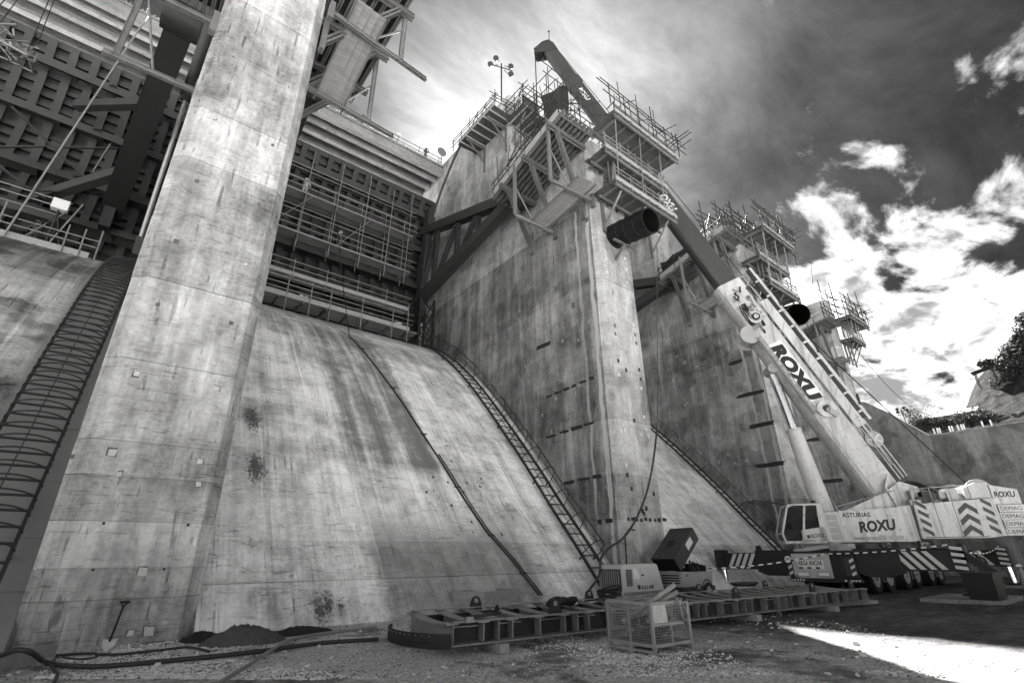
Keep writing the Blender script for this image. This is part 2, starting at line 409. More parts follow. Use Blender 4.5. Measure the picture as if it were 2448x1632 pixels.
plain('grout_dull', .24, .9, var=.3, scale=9)
plain('marker', .016, .85, var=.4, scale=9)
plain('dark_patch', .10, .9, var=.3, scale=7)
plain('gate_steel', .030, .62, .0, .35, 1.3, .12, (1, 1, .5), .35)
plain('arm_steel', .026, .6, 0, .3, .9, .1)
plain('arm_dark', .010, .6, 0, .35, .8, .1)
plain('galv', .22, .45, .55, .25, 4, .05)
plain('tube_dark', .02, .65, .0, .3, 4, .05)
plain('form_steel', .125, .55, .3, .4, 3, .1, wear=.13)
plain('form_ply', .065, .75, 0, .4, 1.6, .1, (.5, 3, 3))
plain('form_dark', .009, .8, 0, .4, 1.8, .1)
plain('timber', .25, .8, 0, .4, 2.2, .2, (4, .5, 4), wear=.2)
plain('plank', .19, .85, 0, .45, 1.4, .2, (.6, 6, 6))
plain('rust_steel', .018, .6, .3, .55, 2.0, .15, wear=.07)
plain('rust_light', .22, .5, .45, .45, 2.2, .1, wear=.12)
plain('pipe_steel', .013, .5, .5, .5, 1.2, .1)
plain('rope', .012, .8, 0, .2)
plain('hose', .028, .6, 0, .3, 3)
plain('hose_light', .2, .6, 0, .3, 3)
plain('conduit', .020, .5, 0, .3, 2)
plain('black', .005, .6, 0, .3)
plain('tarp', .010, .75, 0, .5, 3, .4)
plain('white_paint', .6, .45, 0, .12, 2.0, .03, wear=None)
plain('yard_box', .26, .6, .2, .3, 3, .1, wear=.18)

# ------------------------------------------------------------------ ground
def ground_material():
    m, t, b = mat_new('soil')
    P = t.new('ShaderNodeNewGeometry').outputs['Position']
    n1 = t.noise(P, .30, 4, .62, .5); n2 = t.noise(P, 2.1, 5, .7); n3 = t.noise(P, 17, 5, .7)
    rut = t.noise(t.mapv(P, (.22, 1.0, 1), (1, 4, 0), (0, 0, radians(-14))), .9, 6, .62, .3)
    v = t.vor(P, 16.0); gr = t.smooth(v, .25, .55, 1, 0)
    x, y, z = t.sep(P)
    gravel = t.smooth(t.math('ADD', t.math('MULTIPLY', n1, .9), t.math('MULTIPLY', n2, .35)), .53, .66)
    # the crane's standing to the right is rolled dark soil, the gravel lies left of it
    gravel = t.math('MULTIPLY', gravel, t.smooth(t.math('ADD', x, t.math('MULTIPLY', t.math('SUBTRACT', n1, .5), 7.0)), 14.5, 10.5, .06, 1))
    pale = t.math('MULTIPLY', gravel, t.math('ADD', .45, t.math('MULTIPLY', gr, .7)))
    roll = t.smooth(t.math('ADD', x, t.math('MULTIPLY', t.math('SUBTRACT', n1, .5), 7.0)), 14.5, 10.5, .27, 1)
    val = t.mix(pale, t.math('MULTIPLY', roll, t.math('ADD', .03, t.math('MULTIPLY', t.math('POWER', t.math('MULTIPLY', t.math('MULTIPLY', rut, n2), 3.6), 2.2), .20))), .6)
    val = t.math('MULTIPLY', val, t.math('ADD', .55, t.math('MULTIPLY', n3, .9)))
    # unseen ground past the yard, made paler to bounce sunlight onto the piers
    val = t.mix(t.smooth(t.math('ADD', y, t.math('MULTIPLY', n1, 3.0)), 2.5, -4.0), val, t.math('ADD', .36, t.math('MULTIPLY', n2, .26)))
    t.l.new(t.grey(val), b.inputs['Base Color'])
    b.inputs['Roughness'].default_value = .92; b.inputs['Specular IOR Level'].default_value = .2
    h = t.math('ADD', t.math('MULTIPLY', n3, .6), t.math('MULTIPLY', gr, .5)); bump(t, b, h, .8, .03)
ground_material()
from mathutils import noise as _nz
def gz(x, y):
    k = max(0, min(1, 1-(hypot(x-12, y-8)-30)/15))
    z = (_nz.noise(V((x*.5, y*.5, 0)))*.045+_nz.noise(V((x*1.7, y*1.7, 3)))*.022+_nz.noise(V((x*5, y*5, 7)))*.010)*k
    return z-.01
def ground():
    def axis(a, b, step, far):
        v = []; x = a
        while x <= b: v.append(x); x += step
        g = step
        lo = [a]; hi = [v[-1]]
        while hi[-1] < far: g *= 1.7; hi.append(hi[-1]+g)
        g = step
        while lo[-1] > -far: g *= 1.7; lo.append(lo[-1]-g)
        return lo[:0:-1]+v+hi[1:]
    xs = axis(-4, 34, .16, 1400); ys = axis(0, 16.2, .16, 1400)
    rows = [[V((x, y, gz(x, y))) for x in xs] for y in ys]
    m = MB().sheet(rows); m.build('ground', 'soil', kind='structure')
ground()
def gravel():
    rnd = random.Random(11)
    def stone(m, x, y, s, z=None):
        z = gz(x, y) if z is None else z; a = rnd.random()*6.3; fl = rnd.uniform(.35, .75)
        ca, sa = cos(a), sin(a); pts = []
        n = 5
        for k in range(n):
            th = 2*pi*k/n+rnd.uniform(-.35, .35); r = s*rnd.uniform(.75, 1.2); px, py = r*cos(th), r*sin(th)*.72
            pts.append(V((x+px*ca-py*sa, y+px*sa+py*ca, z-.1*s)))
        top = [V((x+(p.x-x)*.62+rnd.uniform(-.1, .1)*s, y+(p.y-y)*.62, z+s*fl*rnd.uniform(.7, 1.1))) for p in pts]
        m.add(pts+top, [(0, 1, 6, 5), (1, 2, 7, 6), (2, 3, 8, 7), (3, 4, 9, 8), (4, 0, 5, 9), (5, 6, 7, 8, 9)])
    plain('stone', .62, .9, 0, .6, 5, .1)
    plain('stone_dark', .12, .9, 0, .5, 5, .1)
    for nm, mt, cnt, lo, hi in (('gravel', 'stone', 14000, .006, .024), ('dark_gravel', 'stone_dark', 2200, .006, .024), ('rubble', 'stone', 240, .022, .055)):
        m = MB(); k = 0
        while k < cnt:
            t = rnd.random(); d = rnd.random()**1.6*16
            x = -1.5+14*t+d*.62; y = 13.4-12.0*t+d*.78
            if y > 15.4 or x > 33 or y < .5: continue
            dens = _nz.noise(V((x*.28, y*.28, 5)))*.5+.5+_nz.noise(V((x*1.1, y*1.1, 8)))*.28
            if x > 12.3 and nm != 'rubble' and rnd.random() < .86: continue
            if nm == 'gravel' and dens < .50+.3*rnd.random(): continue
            stone(m, x, y, rnd.uniform(lo, hi)*(1+1.1*rnd.random()**5)); k += 1
        m.build(nm, mt, kind='stuff', label={'gravel': 'pale crushed gravel scattered over the work yard', 'dark_gravel': 'dark stone chips trodden into the soil', 'rubble': 'loose pale fist-sized stones lying on the gravel'}[nm], cat='gravel')
gravel()

# ------------------------------------------------------------------ piers
def pier_lift(x0, x1, yf, yb, c, z0, z1, dx=0):
    return MB().prism([(x0-dx, yf+c, z0), (x0+c, yf-dx, z0), (x1-c, yf-dx, z0), (x1+dx, yf+c, z0), (x1+dx, yb, z0), (x0-dx, yb, z0)], (0, 0, z1-z0))
def pier(label, x0, x1, lifts, top_lo, top_hi, mat, yf=15.8, yu=23.8, yb=41, seed=1):
    rnd = random.Random(seed); c = .34; new = 'concrete_new_pier' if mat == 'concrete_pier' else mat     # upper lifts are younger, paler concrete
    t = thing('concrete_pier', label, 'pier', ((x0+x1)/2, yf, 0), 'spillway piers')
    pier_lift(x0+.05, x1-.05, yf+.05, yb-.05, c, -.6, top_lo-.05).build('core', mat, t)
    zs = [-.5]+[z for z in lifts if z < top_lo-.3]+[top_lo]
    for a, b in zip(zs, zs[1:]):
        pier_lift(x0, x1, yf, yb, c, a+.007, b-.007, rnd.uniform(-.006, .009)).build('lift', new if a > 20.5 else mat, t)
    zs = [top_lo]+[z for z in lifts if top_lo+.4 < z < top_hi-.3]+[top_hi]
    for a, b in zip(zs, zs[1:]):
        pier_lift(x0, x1, yu, yb, .3, a+.007, b-.007, rnd.uniform(-.004, .004)).build('lift', new, t)
    return t
L1 = [.92, 1.58, 2.60, 3.64, 4.49, 6.63, 9.07, 11.17, 13.47, 15.6, 18.47, 21.2, 24.0, 26.5, 29, 31.6, 34.2]
L2 = [1.6, 3.29, 5.35, 8.1, 10.9, 13.5, 16.2, 19.2, 21.6, 24.3, 26.8, 29.4, 32, 34.3]
P1 = pier('pale stained concrete pier filling the left foreground', -.70, 2.68, L1, 27.5, 38, 'concrete_near_pier', seed=3)
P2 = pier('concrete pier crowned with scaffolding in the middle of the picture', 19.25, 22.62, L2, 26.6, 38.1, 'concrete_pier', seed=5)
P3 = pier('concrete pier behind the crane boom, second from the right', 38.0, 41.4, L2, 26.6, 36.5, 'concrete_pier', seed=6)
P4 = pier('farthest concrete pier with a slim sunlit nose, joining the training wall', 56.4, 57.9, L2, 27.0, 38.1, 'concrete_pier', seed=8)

def patch(parent, p, n, w, h, mat, name='grout_patch', rnd=random.Random(4), t=.006):
    """thin irregular dab of mortar or paint on a wall with outward normal n (axis-aligned)"""
    n = V(n); a = V((0, 0, 1)).cross(n).normalized(); up = V((0, 0, 1)); p = V(p)
    k = 4 if w/h < 2.5 else 10; pts = []
    for i in range(k):
        th = 2*pi*i/k+(pi/4+rnd.uniform(-.12, .12) if k == 4 else .5); e = .55*rnd.uniform(.82, 1.15)
        cx = max(-1, min(1, 1.35*cos(th))); cz = max(-1, min(1, 1.35*sin(th)))
        pts.append(p+a*(cx*e*w)+up*(cz*e*h)-n*.01)
    return MB().prism(pts, n*(.01+t)).build(name, mat, parent)
def p1_patches():
    rnd = random.Random(5)
    for x, y, s, k in [(422, 577, 1.1, 'd'), (587, 632, .9, 'g'), (377, 727, .8, 'd'), (553, 772, .9, 'd'), (326, 894, 1.1, 'g'), (518, 928, 1, 'g'), (268, 1082, 1.4, 'g'), (478, 1103, 1.1, 'g'),
                       (285, 1133, .9, 'g'), (474, 1157, .9, 'g'), (172, 1090, .8, 'd'), (513, 284, .7, 'g'), (652, 347, .8, 'd'), (471, 433, 1, 'd'), (619, 488, .9, 'd'), (341, 1364, 1.5, 'g'), (356, 1508, 1.6, 'g'), (312, 1512, 1.0, 'g'),
                       (558, 136, .6, 'd'), (248, 1250, .5, 'k'), (450, 1254, .5, 'k'), (222, 1362, .45, 'k'), (392, 1360, .45, 'k'), (718, 58, .3, 'k'), (716, 82, .3, 'k'), (690, 210, .3, 'k')]:
        p = at(x, y, 1, 15.79); w = .115*s
        if k == 'g': patch(P1, p+V((rnd.uniform(-.02, .02), 0, rnd.uniform(-.02, .02))), (0, -1, 0), w*1.22, w*1.22, 'dark_patch', rnd=rnd, t=.010)
        patch(P1, p, (0, -1, 0), w, w, {'g': 'grout', 'd': 'dark_patch', 'k': 'marker'}[k], rnd=rnd, t=.016 if k == 'g' else .012)
p1_patches()
def p2_patches():
    rnd = random.Random(9)
    S_ = lambda x, y: at(x, y, 0, 19.24)
    F_ = lambda x, y: at(x, y, 1, 15.79)
    for a, b, cuts in (((1303, 951), (1425, 899), 6), ((1303, 1047), (1424, 1007), 4), ((1345, 1156), (1446, 1134), 3), ((1424, 1248), (1466, 1243), 2)):
        for i in range(cuts):
            u0 = (i+rnd.uniform(.05, .2))/cuts; u1 = (i+rnd.uniform(.7, .95))/cuts
            p, q = S_(*(a[0]+(b[0]-a[0])*u0, a[1]+(b[1]-a[1])*u0)), S_(*(a[0]+(b[0]-a[0])*u1, a[1]+(b[1]-a[1])*u1))
            z = (p.z+q.z)/2; c = (p+q)/2; c.z = z
            patch(P2, c, (-1, 0, 0), abs(p.y-q.y), rnd.uniform(.12, .22), 'marker', 'paint_dab', rnd)
    patch(P2, S_(1299, 826), (-1, 0, 0), 1.1, .25, 'marker', 'paint_dab', rnd)
    for i in range(9):
        x = 1503+i*10.5; patch(P2, F_(x+rnd.uniform(-2, 2), 1243+rnd.uniform(-3, 3)), (0, -1, 0), rnd.uniform(.12, .36), rnd.uniform(.10, .22), 'marker', 'paint_dab', rnd)
    for x, y in ((1497, 884), (1532, 906), (1516, 1005), (1563, 1180), (1500, 1135), (1510, 1168), (1545, 1215), (1536, 1220), (1470, 778), (1471, 798), (1518, 800), (1521, 820), (1478, 862), (1528, 883), (1540, 1228)):
        patch(P2, F_(x, y), (0, -1, 0), .16, .2, 'marker' if y > 860 else 'dark_patch', 'paint_dab', rnd)
    for x, y in ((1449, 618), (1452, 650), (1459, 696), (1494, 618), (1497, 644), (1500, 675), (1507, 720), (1467, 753), (1515, 775), (1508, 722), (1490, 1014), (1485, 1028), (1494, 1027), (1533, 1038), (1550, 1042), (1545, 1026), (1533, 928), (1540, 996), (1543, 1119), (1497, 1110), (1480, 895)):
        patch(P2, F_(x, y), (0, -1, 0), .14, .18, 'grout', rnd=rnd)
    for i in range(34):
        y = rnd.uniform(16.5, 24.5); z = chz(y)+rnd.uniform(.8, 12.5)
        if z > 17: continue
        patch(P2, (19.24, y, z), (-1, 0, 0), rnd.uniform(.1, .2), rnd.uniform(.12, .26), 'grout_dull', rnd=rnd)
    for x, y in ((1370, 730), (1403, 525), (1330, 690), (1250, 640)):
        patch(P2, S_(x, y), (-1, 0, 0), .3, .34, 'dark_patch', rnd=rnd)
    S3 = lambda x, y: at(x, y, 0, 37.99)
    for a, b in (((1766, 948), (1827, 933)), ((1792, 1022), (1847, 1008)), ((1810, 1114), (1870, 1106)), ((1745, 870), (1772, 862))):
        p, q = S3(*a), S3(*b); c = (p+q)/2; patch(P3, c, (-1, 0, 0), abs(p.y-q.y), .28, 'marker', 'paint_dab', rnd)
    S4 = lambda x, y: at(x, y, 0, 56.39)
    for a, b in (((1962, 1152), (2010, 1146)), ((1930, 1052), (1975, 1046))):
        p, q = S4(*a), S4(*b); c = (p+q)/2; patch(P4, c, (-1, 0, 0), abs(p.y-q.y), .35, 'marker', 'paint_dab', rnd)
    for i in range(26):
        y = rnd.uniform(17, 24); z = chz(y)+rnd.uniform(.8, 11)
        patch(P3, (37.99, y, z), (-1, 0, 0), rnd.uniform(.12, .22), rnd.uniform(.14, .28), 'grout_dull', rnd=rnd)
p2_patches()

# ------------------------------------------------------------------ chutes: stacked lifts with open joints
def chute(label, x0, x1, mat, joints):
    t = thing('spillway_chute', label, 'spillway', ((x0+x1)/2, 15.6, 0), 'spillway chutes')
    ys = [15.62]+joints+[39.9]
    rows = []
    for y in [15.55+i*.4 for i in range(62)]: rows.append([V((x0, y+.05, chz(y)-.06)), V((x1, y+.05, chz(y)-.06))])
    MB().sheet(rows).build('bedding', mat, t)
    for a, b in zip(ys, ys[1:]):
        n = max(2, int((b-a)/.35)); rr = []
        for i in range(n+1):
            y = a+.012+(b-a-.024)*i/n; z = chz(y)
            if i == 0: rr.append([V((x, y+.03, z-.07)) for x in (x0, x1)])
            rr.append([V((x0+(x1-x0)*k/10, y, z)) for k in range(11)])
        first = rr.pop(0)
        m = MB().sheet(rr)
        e0 = rr[0]; m.sheet([[p+V((0, .035, -.05)) for p in e0], e0], False)
        e1 = rr[-1]; m.sheet([e1, [p+V((0, .03, -.06)) for p in e1]], False)
        m.build('slab', mat, t)
    return t
JN = [16.55, 17.5, 18.75, 20.2, 22.3, 24.7, 27.4, 30.2, 33.2, 36.4]
chute('wide streaked concrete chute below the middle gate', 2.68, 19.25, 'concrete_chute', JN)
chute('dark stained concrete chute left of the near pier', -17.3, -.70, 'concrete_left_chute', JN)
chute('pale smooth concrete chute behind the crane, right of the middle pier', 22.62, 38.0, 'concrete_side_chute', JN)
chute('mostly hidden concrete chute between the two farthest piers', 41.4, 56.4, 'concrete_side_chute', JN)

# ------------------------------------------------------------------ training wall
def training_wall():
    t = thing('training_wall', 'long grey concrete training wall behind the crane, its top sloping down', 'wall', (56.4, 0, 0))
    x0, x1 = 56.4, 57.9
    prof = [(15.79, 15.55), (15.0, 15.3), (13.5, 14.0), (11.0, 11.25), (10.2, 11.2), (-60, 11.6)]
    zl = [-.5, 2.4, 4.8, 7.2, 9.4]
    MB().box((x0+.05, -60, -.5), (x1, 15.7, 11.1)).build('core', 'concrete_wall', t)
    for a, b in zip(zl, zl[1:]): MB().box((x0, -60, a+.008), (x1-.02, 15.79, b-.008)).build('lift', 'concrete_wall', t)
    poly = [(x0, 15.79, 9.41)]+[(x0, y, z) for y, z in prof]+[(x0, -60, 9.41)]
    MB().prism(poly, (1.5, 0, 0)).build('lift', 'concrete_wall', t)
    top = MB()
    for (y0, z0), (y1, z1) in zip(prof[3:], prof[4:]): top.beam((x0+.75, y0, z0+.05), (x0+.75, y1, z1+.05), 1.6, .1)
    top.build('coping', 'concrete_bridge', t)
training_wall()

# ------------------------------------------------------------------ crest bridge spans
def bridge(label, x0, x1, rail=True):
    t = thing('bridge_span', label, 'bridge', ((x0+x1)/2, 34.5, 36), 'crest bridge spans')
    MB().box((x0, 34.5, 36.62), (x1, 34.86, 37.6)).build('fascia_beam', 'concrete_bridge', t)
    MB().box((x0, 34.4, 37.604), (x1, 42, 37.85)).build('deck', 'concrete_bridge', t)
    for y, w in ((35.5, .36), (36.8, .42), (38.3, .48), (39.8, .5), (41.2, .5)):
        m = MB(); m.prism([(x0+.05, y, 36.6), (x0+.05, y+w, 36.6), (x0+.05, y+w, 36.95), (x0+.05, y+w-.1, 37.1), (x0+.05, y+w-.1, 37.6), (x0+.05, y+.1, 37.6), (x0+.05, y+.1, 37.1), (x0+.05, y, 36.95)], (x1-x0-.1, 0, 0))
        m.build('girder', 'concrete_bridge', t)
    # side rail of tubes and the comb of starter bars
    n = int((x1-x0)/2.2)
    for i in range(n+1):
        x = x0+.4+(x1-x0-.8)*i/n; rod('rail_post', 'tube_dark', t, (x, 34.7, 37.85), (x, 34.7, 38.95), .03)
    for z in (38.4, 38.9): rod('rail', 'tube_dark', t, (x0, 34.7, z), (x1, 34.7, z), .028)
    m = MB(); x = x0+.2
    while x < x1: m.tube((x, 34.6, 37.8), (x, 34.6, 38.12+.05*random.random()), .016, 5); x += .24
    m.build('starter_bars', 'tube_dark', t, kind='stuff')
bridge('pale concrete bridge span with ribbed underside over the left gate', -17.3, -.7)
bridge('concrete bridge span with a tube rail above the middle gate', 2.68, 19.25)
bridge('concrete bridge span over the gate between the middle pier and the next', 22.62, 38.0)
bridge('farthest concrete bridge span before the last pier', 41.4, 56.4)

# ------------------------------------------------------------------ radial gates
TY, TZ = 21.0, 25.0       # trunnion axis
def gp(r, th): return (TY+r*cos(th), TZ+r*sin(th))
def arc_plate(m, x0, x1, r0, r1, t0, t1, n=14):
    """solid strip following the gate's curve, radii r0..r1"""
    A = []; 
    for i in range(n+1):
        th = t0+(t1-t0)*i/n; y0, z0 = gp(r0, th); y1, z1 = gp(r1, th)
        A.append([V((x0, y0, z0)), V((x1, y0, z0)), V((x1, y1, z1)), V((x0, y1, z1)), V((x0, y0, z0))])
    m.sheet(A, False); m.add(A[0][:4], [(0, 1, 2, 3)]); m.add(A[-1][:4], [(3, 2, 1, 0)])
    return m
def gate(label, x0, x1, dth, full=True, arm_mat='arm_steel', arms=(1, 1), xin=.95, aw=.72, xtr=.75):
    t = thing('radial_gate', label, 'gate', ((x0+x1)/2, 36, 18), 'radial gates')
    D = lambda a: radians(a+dth)
    arc_plate(MB(), x0, x1, 16.3, 16.36, D(-23.5), D(31.2), 22).build('skin_plate', 'gate_steel', t)
    G = [24.0, 11.2, -3.6, -16.4]
    n = int(round((x1-x0)/1.12))
    for i in range(n+1):
        x = x0+.2+(x1-x0-.4)*i/n
        m = MB(); arc_plate(m, x-.02, x+.02, 15.72, 16.3, D(-20), D(30.6), 16); arc_plate(m, x-.21, x+.21, 15.66, 15.72, D(-20), D(30.6), 16)
        m.build('rib', 'gate_steel', t)
    th = -19.0
    k = 0
    while th < 31:
        y, z = gp(16.02, D(th)); 
        if all(abs(th-g) > 1.5 for g in G):
            m = MB(); arc_plate(m, x0+.1, x1-.1, 15.95, 16.0, D(th), D(th+1.05), 1); arc_plate(m, x0+.1, x1-.1, 16.0, 16.3, D(th), D(th+.18), 1)
            m.build('stringer', 'gate_steel', t)
        th += 2.42; k += 1
    for gi, g in enumerate(G):
        m = MB(); deep = 14.62
        arc_plate(m, x0+.1, x1-.1, deep, deep+.06, D(g-.95), D(g+.95), 1)           # flange
        arc_plate(m, x0+.1, x1-.1, deep+.06, 15.655, D(g-.09), D(g+.09), 1)          # web
        go = m.build('girder', 'gate_steel', t)
        # tapered haunches towards the ends, as the flange steps back
        for s, xe in ((-1, x0), (1, x1)):
            pass
        for i in range(n):
            x = x0+.2+(x1-x0-.4)*(i+.5)/n
            if i % 2 == 0:
                m = MB(); arc_plate(m, x-.015, x+.015, deep+.06, 15.655, D(g-.8), D(g+.8), 1); m.build('stiffener', 'gate_steel', go)
        for f in (.27, .72):
            x = x0+(x1-x0)*f; y, z = gp(deep-.02, D(g+.2)); 
            m = MB(); pts = []
            for k in range(12):
                a = pi*k/11; pts.append(V((x+.17*cos(a), y-.03-.16*sin(a), z+.03)))
            m.path(pts, .05, 6); m.build('lifting_eye', 'rust_steel', go)
    # the two pairs of arms with their posts and lattice
    for s, on in zip((-1, 1), arms):
        if not on: continue
        xe = x0 if s < 0 else x1; xg = xe-s*xin; xt = xe-s*xtr
        T = V((xt, TY+.6, TZ)); 
        U = V((xg, *gp(14.55, D(17.6)))); Lw = V((xg, *gp(14.55, D(-11.5))))
        post = MB(); post.beam((xg, *gp(14.3, D(26))), (xg, *gp(14.25, D(-18))), .75, .55, (1, 0, 0)).build('post', arm_mat, t)
        dU = (U-T).normalized(); dL = (Lw-T).normalized()
        au = MB().beam(T+dU*.4, U, aw, .82, (0, 0, 1)).build('arm', arm_mat, t)
        al = MB().beam(T+dL*.4, Lw, aw, .82, (0, 0, 1)).build('arm', arm_mat, t)
        hub = MB(); hub.tube(T-V((.75, 0, 0)), T+V((.75, 0, 0)), .75, 20); hub.build('trunnion_hub', arm_mat, t)
        for fa, fb in ((.97, .80), (.80, .80), (.78, .55), (.55, .55), (.53, .34), (.34, .34)):
            a = T.lerp(Lw, fa); b = T.lerp(U, fb)
            MB().beam(a, b, .30, .34, (1, 0, 0)).build('lattice_bar', arm_mat, t)
        if not full: continue
        # cross struts reaching in from the arms to the girders
        for A_, f in ((U, .72), (Lw, .72)):
            p = T.lerp(A_, f); q = V((xg-s*3.4, A_.y, A_.z-.5)); 
            MB().beam(p, q, .5, .55).build('cross_strut', 'arm_steel', t)
    return t
GM = gate('dark steel radial gate lined with tube scaffolds in the middle bay', 3.0, 18.75, 0, full=False)
GL = gate('dark steel radial gate at the upper left with one broad black arm', -17.0, -1.2, -2.6, arm_mat='arm_dark', arms=(0, 1), xin=2.3, aw=1.1, xtr=1.0)
gate('steel radial gate whose arm shows between the middle pier and the next', 22.95, 37.5, 0, full=False, arms=(0, 1))

def seal_arc():
    for x, yb in ((19.24, 1),):
        m = MB(); arc_plate(m, x-.03, x+.005, 16.45, 16.95, radians(-12), radians(52), 18)
        m.build('seal_plate', 'gate_steel', P2)
seal_arc()

# gate hoist cylinder beside the near pier
def hoist():
    t = thing('hoist_cylinder', 'long grey hydraulic hoist cylinder along the near pier\'s left edge', 'cylinder', (-1.35, 24, 18))
    a = at(492, 78, 0, -1.3); b = at(450, 222, 0, -1.42); c = at(337, 566, 0, -1.5)
    d = (b-a).normalized(); c = a+d*(c-a).dot(d)*1.0
    c = at(337, 566, 0, -1.5)
    a2 = b+(b-c).normalized()*9
    MB().tube(b, a2, .30, 20).build('barrel', 'arm_steel', t)
    g = MB(); d = (c-b).normalized(); g.tube(b-d*.05, b+d*.25, .36, 20); g.tube(b+d*.25, b+d*.5, .27, 20); g.build('gland', 'rust_steel', t)
    MB().tube(b+d*.4, c, .115, 14).build('piston_rod', 'galv', t)
    m = MB(); m.beam(c, c+d*1.0, .35, .3); m.build('clevis', 'gate_steel', t)
hoist()

# ------------------------------------------------------------------ caged ladders on the chutes
def cage_ladder(label, xa, xb, hoops_big, y0, y1, hoop_step, rung_step, dark='tube_dark', stand=.22, rung_r=.03, hoop_r=None):
    """ladder lying on the chute between xa and xb with hoops and long cage bars"""
    xm = (xa+xb)/2; t = thing('cage_ladder', label, 'ladder', (xm, y0, chz(y0)), 'caged ladders on the chutes')
    prof = []; y = y0
    while y < y1: prof.append((y, chz(y))); y += .55
    def nrm(y):
        e = .05; dy, dz = 2*e, chz(y+e)-chz(y-e); L = hypot(dy, dz); return (-dz/L, dy/L)
    def pt(x, y, h): n = nrm(y); return V((x, y+n[0]*h, chz(y)+n[1]*h))
    for x in (xa, xb):
        m = MB()
        pts = [pt(x, y, stand) for y, z in prof]
        for a, b in zip(pts, pts[1:]): m.beam(a, b, .07, .12)
        m.build('stringer', dark, t)
    # rungs at even spacing along the slope
    s = 0; last = None; y = y0
    acc = 0; prev = pt(xa, y0, stand); yy = y0; nxt = 0
    while yy < y1:
        p = pt(xa, yy, stand); acc += (p-prev).length; prev = p
        if acc >= nxt:
            rod('rung', dark, t, p, pt(xb, yy, stand), rung_r); nxt += rung_step
        yy += .02
    r = hoop_r or (xb-xa)*.62; hoop_y = []
    acc = 0; yy = y0+1.2; prev = pt(xa, yy, stand); nxt = 0
    while yy < y1:
        p = pt(xa, yy, stand); acc += (p-prev).length; prev = p
        if acc >= nxt:
            hoop_y.append(yy); nxt += hoop_step
        yy += .02
    for yy in hoop_y:
        pts = []
        for k in range(17):
            a = pi*k/16; pts.append(pt(xm-cos(a)*r, yy, stand+sin(a)*hoops_big))
        MB().path([pt(xa, yy, stand)]+pts+[pt(xb, yy, stand)], .024, 5).build('hoop', dark, t)
    for k in (2, 5, 8, 11, 14) if hoops_big > .7 else (8,):
        a = pi*k/16; pts = [pt(xm-cos(a)*r, yy, stand+sin(a)*hoops_big) for yy, z in prof if yy > y0+1.0]
        MB().path(pts, .016, 5).build('cage_bar', dark, t)
    # brackets to the concrete
    for yy in hoop_y[::3]:
        for x in (xa, xb): bar('bracket', dark, t, pt(x, yy, -.02), pt(x, yy, stand), .06, .06)
    return t
cage_ladder('caged ladder on the chute below the middle gate', 17.45, 18.35, 1.0, 15.75, 33.6, 1.55, .62)
cage_ladder('big caged ladder running up beside the near pier at the left edge', -2.55, -1.2, .36, 15.9, 33.0, .52, .52, 'tube_dark', .26, .034, .72)
cage_ladder('caged ladder on the chute behind the crane cab', 36.2, 37.1, 1.0, 15.75, 33.6, 1.9, .62)
cage_ladder('small caged ladder glimpsed behind the crane cab roof', 54.7, 55.6, 1.0, 15.75, 26, 1.9, .8)
# conduit down the middle chute
def conduit():
    t = thing('conduit_pipe', 'black conduit pipe running down the middle chute', 'pipe', (12, 16, 0))
    src = [(735, 560), (770, 690), (820, 790)]
    cp = [on_chute_first(x, y) for x, y in ((835, 806), (890, 868), (960, 962), (1020, 1055), (1090, 1165), (1160, 1270), (1225, 1345), (1290, 1428))]
    pts = []
    for a, b in zip(cp, cp[1:]):
        for k in range(6):
            p = lerp(a, b, k/6); pts.append(V((p.x, p.y, chz(p.y)+.07)))
    pts.append(V((cp[-1].x, cp[-1].y, chz(cp[-1].y)+.07)))
    top = pts[0]
    g = V((9.4, 33.6, 27.0))
    MB().path([g, lerp(g, top, .35)-V((0, 0, .2)), lerp(g, top, .7)-V((0, 0, .25)), top], .028, 6).build('cable', 'rope', t)
    m = MB(); m.path(pts, .042, 8); m.build('pipe', 'conduit', t)
    m2 = MB(); m2.path([p+V((.16, 0, .0)) for p in pts[20:]], .026, 7); m2.build('pipe', 'conduit', t)
    for p in pts[3::7]: bar('clamp', 'rust_steel', t, p+V((-.09, -.02, -.04)), p+V((.24, -.02, -.04)), .07, .05)
conduit()

# ------------------------------------------------------------------ scaffolds and formwork
RS = random.Random(21)
def tb(t, p, q, r=.03, mat='tube_dark', over=0.0):
    p, q = V(p), V(q)
    if over: d = (q-p).normalized(); p = p-d*over*RS.uniform(.3, 1); q = q+d*over*RS.uniform(.3, 1)
    return rod('scaffold_tube', mat, t, p, q, r*(1.55 if p.x > 33 else 1.1))
def rail(t, pts, h=1.15, levels=(.55, 1.08), step=1.7, mat='tube_dark', over=.35, r=.03, diag=.25, up=V((0, 0, 1)), tall=.0, skip=0.0):
    for a, b in zip(pts, pts[1:]):
        a, b = V(a), V(b); L = (b-a).length; n = max(1, int(round(L/step)))
        for i in range(n+1):
            p = lerp(a, b, i/n); hh = h+RS.uniform(-.05, .25)+(tall*RS.random() if RS.random() < .4 else 0)
            if RS.random() < skip: continue
            tb(t, p-V((0, 0, .15)), p+V((RS.uniform(-.04, .04), RS.uniform(-.04, .04), hh)), r, mat)
            if i < n and RS.random() < diag: tb(t, p, lerp(a, b, (i+1)/n)+V((0, 0, h)), r, mat, .1)
        for lv in levels: tb(t, a+V((0, 0, lv)), b+V((0, 0, lv)), r, mat, over)
